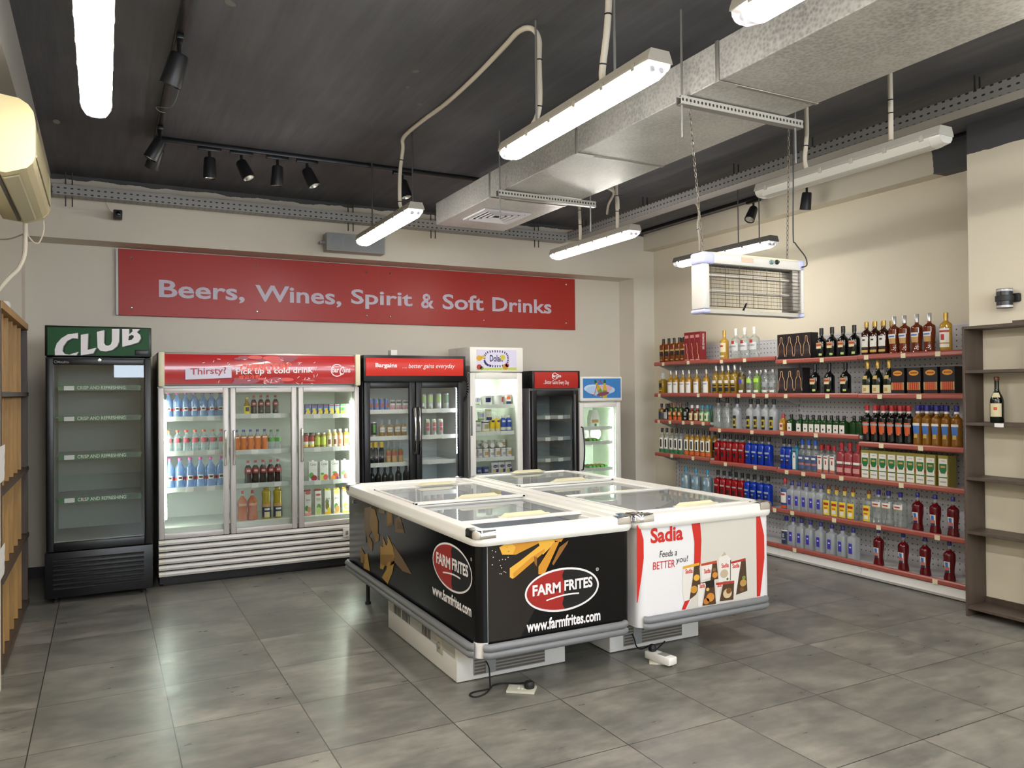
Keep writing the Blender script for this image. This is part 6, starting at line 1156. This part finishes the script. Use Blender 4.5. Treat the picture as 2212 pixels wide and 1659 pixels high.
for y, lab in ((5.06, 'near the square diffuser'), (3.045, 'above the insect killer')):
    br = thing('duct_bracket', 'perforated steel bracket under the air duct %s' % lab, 'bracket', (2.95, y, DZ0-.045))
    b = MB(); b.box(2.535, 3.375, y-.02, y-.017, DZ0-.047, DZ0-.007, PERF); b.box(2.535, 3.375, y-.02, y+.02, DZ0-.0495, DZ0-.047, ROD); b.box(2.535, 3.375, y+.017, y+.02, DZ0-.047, DZ0-.007, ROD); b.box(2.535, 3.375, y-.017, y-.004, DZ0-.009, DZ0-.006, ROD); b.build('channel', br)
    for x, d in ((2.555, .16), (3.335, .19)):
        b = MB(); b.cyl((x, y, DZ0-.05-d), (x, y, ZT), .006, ROD, 8); b.build('threaded_rod', br)

# ---------------------------------------------------------------- cable trays
TRAYX = m_dots('tray_back', '9a9896', '2c2c2e', 0, 2, .05, .0415, (.011, .006), .45, .1, o2=.008)
TRAYY = m_dots('tray_right', '9a9896', '2c2c2e', 1, 2, .05, .0415, (.011, .006), .45, .1, o2=.008)
t1 = thing('cable_tray', 'perforated steel cable tray running along the back wall above the sign', 'cable tray', (2.2, 7.62, 3.28))
b = MB(); b.box(-.37, 4.66, 7.55, 7.553, 3.285, 3.37, TRAYX); b.box(-.37, 4.66, 7.68, 7.683, 3.285, 3.37, TRAYX); b.box(-.37, 4.66, 7.55, 7.683, 3.282, 3.285, m_dots('tray_bottom', '9a9896', '2c2c2e', 0, 1, .05, .03, (.008, .004), .45, .1)); b.build('channel', t1)
for px in (149, 757, 935, 1158):
    for d in (-.025, .025):
        p = at_y(px, 420, 7.62); b = MB(); b.cyl((p.x+d, 7.62, 3.20), (p.x+d, 7.62, ZT), .006, RODB, 6); b.build('hanger_rod', t1)
t2 = thing('cable_tray', 'perforated steel cable tray running from the room corner past the insect killer', 'cable tray', (4.7, 4, 3.3))
b = MB(); b.box(4.66, 4.663, -1, 7.548, 3.3, 3.385, TRAYY); b.box(4.80, 4.803, -1, 7.548, 3.3, 3.385, TRAYY); b.box(4.66, 4.803, -1, 7.548, 3.297, 3.3, mat('tray_plain', '8f8d8b', .45, .1)); b.build('channel', t2)
for y in (7.3, 6.2, 4.95, 4.17, 2.9):
    for d in (0, .05):
        b = MB(); b.cyl((4.70+d, y, 3.302), (4.70+d, y, ZT), .006, DARKIN, 6); b.build('hanger_rod', t2)

# ---------------------------------------------------------------- spotlights on tracks
def box_thing(name, label, cat, boxes, m, bev=.003):
    b = MB()
    for q in boxes: b.box(*q, m, bev)
    return tag(b.build(name), label, cat)
box_thing('lighting_track', 'black L-shaped lighting track on the ceiling before the back wall', 'lighting track', [(.338, .382, 1.0, 6.30, ZC-.035, ZC-.0005), (.382, 3.6, 6.256, 6.30, ZC-.035, ZC-.0005)], BLACK)
box_thing('lighting_track', 'black lighting track along the bottle-shelf wall beam', 'lighting track', [(5.66, 5.70, 1.0, 7.5, ZC-.035, ZC-.0005)], BLACK)
SPOTB = mat('spot_black', '1b1b1e', .4)
def spot(x, y, d, label, along='x', s=1.0):
    """track spotlight aimed along d"""
    t = thing('track_spotlight', label, 'spotlight', (x, y, ZC-.035), 'black track spotlights'); b = MB(); l = .085
    if along == 'x': b.box(x-l, x+l, y-.018, y+.018, ZC-.062, ZC-.0355, BLACK, .003)
    else: b.box(x-.018, x+.018, y-l, y+l, ZC-.062, ZC-.0355, BLACK, .003)
    b.build('adapter', t); d = Vector(d).normalized(); b = MB(); j = Vector((x, y, ZC-.125)); b.cyl((x, y, ZC-.062), tuple(j), .011, BLACK, 8); b.build('stem', t)
    u = d.cross(X_ if abs(d.x) < .9 else Y_).normalized(); w = d.cross(u); n = 18; A = j-d*.015
    def loops(seq, m):
        vs = []; 
        for a, r in seq: vs += [tuple(A+d*a*s+(u*math.cos(2*PI*k/n)+w*math.sin(2*PI*k/n))*r*s) for k in range(n)]
        b.add(vs, [(i*n+k, i*n+(k+1) % n, (i+1)*n+(k+1) % n, (i+1)*n+k) for i in range(len(seq)-1) for k in range(n)], m, True)
    b = MB(); loops([(0, .001), (0, .036), (.01, .042), (.15, .05), (.155, .05), (.155, .043), (.145, .042)], SPOTB); b.build('barrel', t)
    b = MB(); loops([(.146, .0415), (.10, .026), (.085, .001)], mat('reflector', 'd5d2cc', .25, .85)); b.build('reflector', t); return t
spot(.36, 4.42, (-.25, .25, -.9), 'black spotlight on the track nearest the lit lamp by the air conditioner', 'y', 1.1)
spot(.36, 5.98, (-.45, .1, -.9), 'upper of two black spotlights hanging at the track corner', 'y')
spot(.36, 6.20, (-.3, .5, -.9), 'lower of two black spotlights hanging at the track corner', 'y')
spot(.72, 6.278, (.02, .05, -1), 'black spotlight pointing straight down, next to the track corner', 'x')
spot(.95, 6.278, (.35, -.35, -.9), 'black spotlight with shiny reflector, beside a white dab on the track', 'x')
spot(1.22, 6.278, (-.02, .12, -1), 'black spotlight pointing down between two spotlights with shiny reflectors', 'x')
spot(1.45, 6.278, (.35, -.3, -.9), 'black spotlight with shiny reflector, last of the close-set run on the track', 'x')
spot(2.25, 6.278, (.15, -.25, -.9), 'black spotlight half hidden behind the white conduit drop', 'x')
spot(3.5, 6.278, (.3, -.1, -1), 'black spotlight hidden behind the end of the air duct', 'x')
spot(5.68, 5.72, (-.55, -.15, -.85), 'black spotlight with shiny reflector above the bottle shelves', 'y')
spot(5.68, 5.06, (.05, .2, -1), 'black spotlight behind the chain of the insect killer', 'y')
rods('loose_wire', 'thin loose wire curling below the first spotlight', 'wire', smooth([(.34, 4.9, ZC-.04), (.40, 4.95, 3.4), (.38, 5.2, 3.36), (.30, 5.3, 3.38), (.33, 5.5, 3.42), (.37, 5.6, ZC-.04)]), .0018, mat('wire_grey', '8f8d8c', .5))

# ---------------------------------------------------------------- insect killer on chains
zk = thing('insect_killer', 'white electric insect killer hanging on two chains before the bottle shelves', 'insect killer', (3.03, 3.07, 1.99))
x0, x1, ya, yb, za, zb = 2.66, 3.365, 3.02, 3.12, 1.985, 2.295; LVN = mat('lavender_plastic', 'b3b6dd', .4)
b = MB(); b.box(x0+.04, x1-.02, ya, yb, zb-.062, zb-.012, mat('killer_white', 'c4c2bd', .35), .008); b.box(x0+.05, x1-.03, ya+.01, yb-.01, zb-.014, zb-.002, CREAM, .006); b.box(x0+.04, x1-.02, ya+.02, yb, za, za+.02, mat('tray_alu', 'aaa69c', .4)); b.build('housing', zk)
b = MB(); b.box(x0, x0+.042, ya, yb, za+.018, zb-.062, mat('killer_white', 'c4c2bd', .35), .012); b.build('end_panel', zk); b = MB(); b.box(x1-.025, x1, ya, yb, za+.018, zb-.055, mat('killer_white', 'c4c2bd', .35), .01); b.build('end_panel', zk)
for (xa, xb, za_, zb_) in ((x0-.003, x0+.075, zb-.066, zb-.004), (x1-.045, x1+.003, zb-.058, zb-.004), (x0-.003, x0+.045, za-.004, za+.018), (x1-.03, x1+.003, za-.004, za+.018)):
    b = MB(); b.box(xa, xb, ya-.003, yb+.003, za_, zb_, LVN, .014, 3); b.build('corner_cap', zk)
WIRE = mat('grid_wire', '57524b', .4, .6); IN0, IN1, J0, J1 = x0+.046, x1-.03, za+.03, zb-.066
b = MB()
for k in range(12): z = J0+.004+(J1-J0-.008)*k/11; b.cyl((IN0, ya+.006, z), (IN1, ya+.006, z), .0012, WIRE, 5)
for k in range(7): x = IN0+.004+(IN1-IN0-.06)*k/6; b.cyl((x, ya+.004, J0), (x, ya+.004, J1), .0013, WIRE, 5)
b.build('guard', zk)
b = MB()
for (zc, h) in ((J0+.205, .022), (J0+.125, .035), (J0+.045, .035)):
    for k in range(64): x = IN0+.012+(IN1-IN0-.085)*k/63; b.cyl((x, ya+.055, zc-h), (x, ya+.055, zc+h), .0011, WIRE, 4)
    for s in (-1, 1): b.cyl((IN0, ya+.055, zc+s*h), (IN1-.06, ya+.055, zc+s*h), .0022, WIRE, 5)
b.build('killing_grid', zk)
for z in (J0+.165, J0+.085): b = MB(); b.cyl((IN0, ya+.04, z), (IN1-.012, ya+.04, z), .008, mat('uv_tube', 'b9b2a6', .3), 10); b.build('uv_tube', zk)
b = MB(); b.box(IN1-.05, IN1-.002, ya+.012, yb-.012, J0, J1+.006, STEEL, .002); b.box(IN0, IN1-.05, ya+.03, ya+.045, J1-.004, J1+.004, DARKIN); b.build('tube_mount', zk)
b = MB(); q = at_y(1615, 562, ya-.001); b.box(q.x-.042, q.x+.042, ya-.0015, ya-.0005, q.z-.012, q.z+.012, mat('sticker_tan', 'c9ad96', .5)); b.build('sticker', zk)
for px, m in ((1666, mat('knob_green', '6d8580', .3)), (1677.5, BLACK)):
    b = MB(); q = at_y(px, 566.5, ya); b.lathe([(.013, 0), (.013, -.004), (.009, -.006), (.008, -.014), (0, -.015)], m, (q.x, ya-.0005, q.z), 14, axis='y'); b.build('knob', zk)
b = MB(); b.tube([(x0+.28, ya+.02, za+.022), (x0+.33, ya+.05, J0+.03)], .006, BLACKM, 6); b.build('brush', zk)
def chain(A, B, label):
    A, B = Vector(A), Vector(B); d = B-A; n = int(d.length/.026); d.normalize(); b = MB(); u = d.cross(Y_).normalized(); w = d.cross(u)
    for k in range(n):
        c = A+(B-A)*(k+.5)/n; s = u if k % 2 else w
        b.tube([c+d*.016*math.cos(t)+s*.006*math.sin(t) for t in [2*PI*j/8 for j in range(9)]], .0017, mat('chain_steel', '6b665e', .35, .7), 5)
    return tag(b.build('hanging_chain'), label, 'chain')
chain((2.606, 3.05, DZ0-.056), (x0+.04, 3.07, zb+.004), 'steel chain from the duct bracket to the lavender-capped end of the insect killer')
chain((3.30, 3.055, DZ0-.056), (x1-.075, 3.07, zb+.004), 'steel chain from the duct bracket to the cord end of the insect killer')
rods('supply_wire', 'dark cord running down the chain into the insect killer', 'cord', smooth([(3.318, 3.04, 3.0), (3.31, 3.04, 2.7), (3.305, 3.04, 2.42), (3.31, 3.03, 2.38), (3.36, 3.01, 2.31), (3.362, 3.0, 2.27), (3.35, 3.0, 2.255), (3.335, 3.012, 2.252)]), .0035, BLACKM)

# ---------------------------------------------------------------- things on the walls
sp = thing('wall_speaker', 'flat grey speaker on the wall face above the red sign', 'speaker', (2.2, 7.65, 2.98)); GR = m_dots('speaker_grille', '8f9193', '6f7173', 0, 2, .006, .006, (.0016, .0016), .5)
b = MB(); b.box(1.93, 2.52, 7.56, 7.70, 2.985, 3.16, mat('speaker_case', '9a9994', .4), .006); b.box(1.94, 2.51, 7.557, 7.561, 2.993, 3.152, GR); b.build('case', sp)
for k in range(4): b = MB(); b.lathe([(.055, 0), (.05, -.0015), (0, -.0015)], mat('speaker_cone', '84868a', .5), (2.02+.135*k, 7.5568, 3.073), 22, axis='y'); b.build('driver', sp)
b = MB(); b.cyl((1.90, 7.63, 3.07), (1.93, 7.63, 3.07), .02, GREYP, 10); b.cyl((1.88, 7.63, 3.07), (1.90, 7.63, 3.07), .012, STEEL, 10); b.box(1.885, 1.90, 7.62, 7.712, 3.06, 3.08, STEEL); b.build('wall_mount', sp)
cm = thing('security_camera', 'small black camera on the wall above the sign, near the air conditioner', 'camera', (.12, 7.66, 3.13))
b = MB(); b.box(.085, .155, 7.54, 7.66, 3.125, 3.195, BLACKM, .008); b.cyl((.12, 7.66, 3.16), (.12, 7.714, 3.16), .014, BLACKM, 10); b.build('housing', cm)
b = MB(); b.lathe([(.02, 0), (.016, -.003), (0, -.003)], mat('lens_glass', '0b0f1e', .08), (.12, 7.5395, 3.16), 14, axis='y'); b.build('lens', cm)
rods('camera_wire', 'thin pale wire from the cable tray to the small black camera', 'wire', smooth([(.03, 7.70, 3.285), (.05, 7.708, 3.23), (.09, 7.70, 3.175)]), .003, CONDUIT)
ac = thing('air_conditioner', 'cream wall-hung air conditioner at the edge of the view', 'air conditioner', (-.38, 4.65, 2.58))
b = MB(); P = [(-.498, 2.93), (-.40, 2.93), (-.33, 2.922), (-.295, 2.90), (-.275, 2.87), (-.268, 2.83), (-.268, 2.67), (-.278, 2.64), (-.30, 2.615), (-.38, 2.585), (-.498, 2.60)]
b.prism([(x, 4.13, z) for x, z in P], (0, 1.07, 0), mat('ac_cream', 'bcb28c', .4), True); b.build('case', ac, .35)
for ya_ in (4.085, 5.2): b = MB(); b.prism([(x+(.004 if x > -.49 else 0), ya_, z) for x, z in P], (0, .045, 0), mat('ac_cream', 'bcb28c', .4), True); b.build('end_cover', ac, .35)
b = MB(); b.box(-.42, -.405, 4.16, 5.17, 2.580, 2.592, BLACK); b.build('air_slot', ac)
b = MB(); b.prism([(-.395, 4.16, 2.579), (-.33, 4.16, 2.600), (-.335, 4.16, 2.592), (-.39, 4.16, 2.574)], (0, 1.0, 0), mat('ac_louvre', 'aaa287', .45)); b.build('louvre', ac)
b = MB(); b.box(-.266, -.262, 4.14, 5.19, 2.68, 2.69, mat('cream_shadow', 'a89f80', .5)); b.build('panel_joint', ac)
def ty(px, py): return at_y(px, py, 5.285)
def ty2(px, py): return at_y(px, py, 5.315)
rods('drain_pipe', 'white hose hanging from the air conditioner down the wall', 'pipe', smooth([ty(54, 470), ty(55, 510), ty(53, 550), ty(40, 580), ty(18, 602), ty(-10, 635), ty(-30, 660)]), .011, CONDUIT)
rods('cable', 'thin looped cable hanging below the end of the air conditioner', 'cable', smooth([ty2(94, 476), ty2(94, 500), ty2(85, 523), ty2(74, 524), ty2(60, 507), ty2(58, 485), ty2(55, 470)]), .004, CONDUIT)
rods('cable', 'thin sagging cable leaving the hose towards the wall', 'cable', smooth([ty2(52, 505), ty2(25, 515), ty2(0, 517), ty2(-30, 512)]), .004, mat('wire_brown', '8a8172', .5))
el = thing('emergency_light', 'small white twin-lens emergency light above the wooden wine rack', 'lamp', (-.60, 6.3, 2.155))
b = MB(); b.box(-.66, -.56, 6.25, 6.37, 2.1565, 2.24, WHITE2, .01); b.build('case', el); b = MB(); b.box(-.588, -.556, 6.235, 6.252, 2.17, 2.225, mat('lens_white', 'e8e8ea', .2), .006); b.build('lens', el)
b = MB(); b.cyl((-.63, 6.25, 2.225), (-.63, 6.215, 2.215), .017, BLACKM, 10); b.build('lamp_head', el)
scn = thing('wall_sconce', 'black up-and-down wall lamp on the pillar above the dark bookcase', 'lamp', (5.49, 3.25, 2.22))
c0 = at_x(2170, 645, 5.48); b = MB()
for (za_, zb_, m) in ((.062, .066, BLACK), (.048, .062, mat('acrylic_ring', 'b9b7bb', .2)), (-.048, .048, BLACK), (-.062, -.048, MATS['acrylic_ring']), (-.066, -.062, BLACK)): b.lathe([(0, za_), (.05, za_), (.05, zb_), (0, zb_)], m, (c0.x, c0.y, c0.z), 24)
b.build('lamp_body', scn)
b = MB(); b.lathe([(.0502, -.02), (.057, -.018), (.057, .018), (.0502, .02)], BLACKM, (c0.x, c0.y, c0.z), 24); b.box(c0.x+.04, 5.549, c0.y-.075, c0.y-.01, c0.z-.025, c0.z+.035, BLACKM, .01); b.build('bracket', scn)
p = at_y(1353, 1022, 7.99); b = MB(); b.box(p.x-.05, p.x+.03, 7.97, YB-.016+.015, p.z-.045, p.z+.04, mat('box_yellow', 'b5a52e', .5), .005); tag(b.build('junction_box'), 'small yellow box low on the wall beside the sky-blue-topped cooler', 'box')
p = at_y(848, 763, 7.4); b = MB(); b.box(p.x-.03, p.x+.035, 7.36, 7.45, 1.949, p.z+.03, WHITE2, .004); tag(b.build('adaptor'), 'small white adaptor box sitting on top of the black two-door cooler', 'adaptor')

# ---------------------------------------------------------------- wine rack at the edge and the dark bookcase
wr = thing('wine_rack', 'tall pale wood wine rack with dark edges beside the green-topped cooler', 'rack', (-.68, 6.3, 0)); WX0, WX1, WY0, WY1 = -.845, -.52, 5.36, 7.12
tiers = [.03, .54, 1.05, 1.62, 2.13]
b = MB(); b.box(WX0, WX0+.01, WY0, WY1, .0, 2.14, PINE); b.build('back_panel', wr)
for y in (WY0, WY1-.03): b = MB(); b.box(WX0+.01, WX1, y, y+.03, 0, 2.15, DARKWOOD); b.build('side_panel', wr)
for z in tiers: b = MB(); b.box(WX0+.01, WX1, WY0+.03, WY1-.03, z-.025, z, PINE if z > 2 else DARKWOOD); b.box(WX1-.0, WX1+.008, WY0, WY1, z-.026, z+(.004 if z < 2.1 else .02), PINE if z > 2 else DARKWOOD); b.build('shelf', wr)
for k in range(4):
    for j in range(1, 6):
        y = WY0+.03+(WY1-WY0-.06)*j/6; b = MB(); b.box(WX0+.01, WX1-.018, y-.009, y+.009, tiers[k]+.0045, tiers[k+1]-.031, PINE); b.build('divider', wr)
for k, (py_a, py_b) in enumerate(((966, 1036), (1190, 1238))):
    a, c = at_x(-2, py_a, -.5), at_x(9, py_b, -.5); b = MB(); n = 6; P = [(-.5, c.y-.25, a.z), (-.5, c.y+.03, a.z)]+[(-.5, c.y+.03-(.02 if j % 2 else .0)-.012*j/2, a.z-(a.z-c.z)*(j+1)/n) for j in range(n)]+[(-.5, c.y-.25, c.z)]
    b.prism(P, (.002, 0, 0), mat('paper', 'd8d6d4', .6)); b.box(-.516, -.5, c.y-.25, c.y-.1, a.z-.02, a.z-.01, MATS['paper']); tag(b.build('paper_tag'), 'torn white paper tag on the wine rack, the %s one' % ('upper', 'lower')[k], 'tag')
bk = thing('bookcase', 'tall dark wood open bookcase against the pillar beside the bottle shelves', 'bookcase', (5.44, 3.2, 0)); BX0, BX1, BY0, BY1 = 5.335, 5.549, 2.965, 3.41
for y in (BY0, BY1-.018): b = MB(); b.box(BX0, BX1, y, y+.018, 0, 2.02, DARKWOOD, .002, 1); b.build('side_panel', bk)
b = MB(); b.box(BX0, BX1, BY0+.018, BY1-.018, 2.0, 2.02, DARKWOOD); b.box(BX0, BX0+.03, BY0+.02, BY0+.1, 2.0202, 2.035, DARKWOOD); b.build('top_panel', bk)
for z in (1.715, 1.352, .972, .597, .075): b = MB(); b.box(BX0, BX1, BY0+.018, BY1-.018, z-.022, z, DARKWOOD, .002, 1); b.build('shelf', bk)
b = MB(); b.box(BX1-.012, BX1, BY0+.018, BY1-.018, .0751, .115, DARKWOOD); b.build('back_rail', bk)
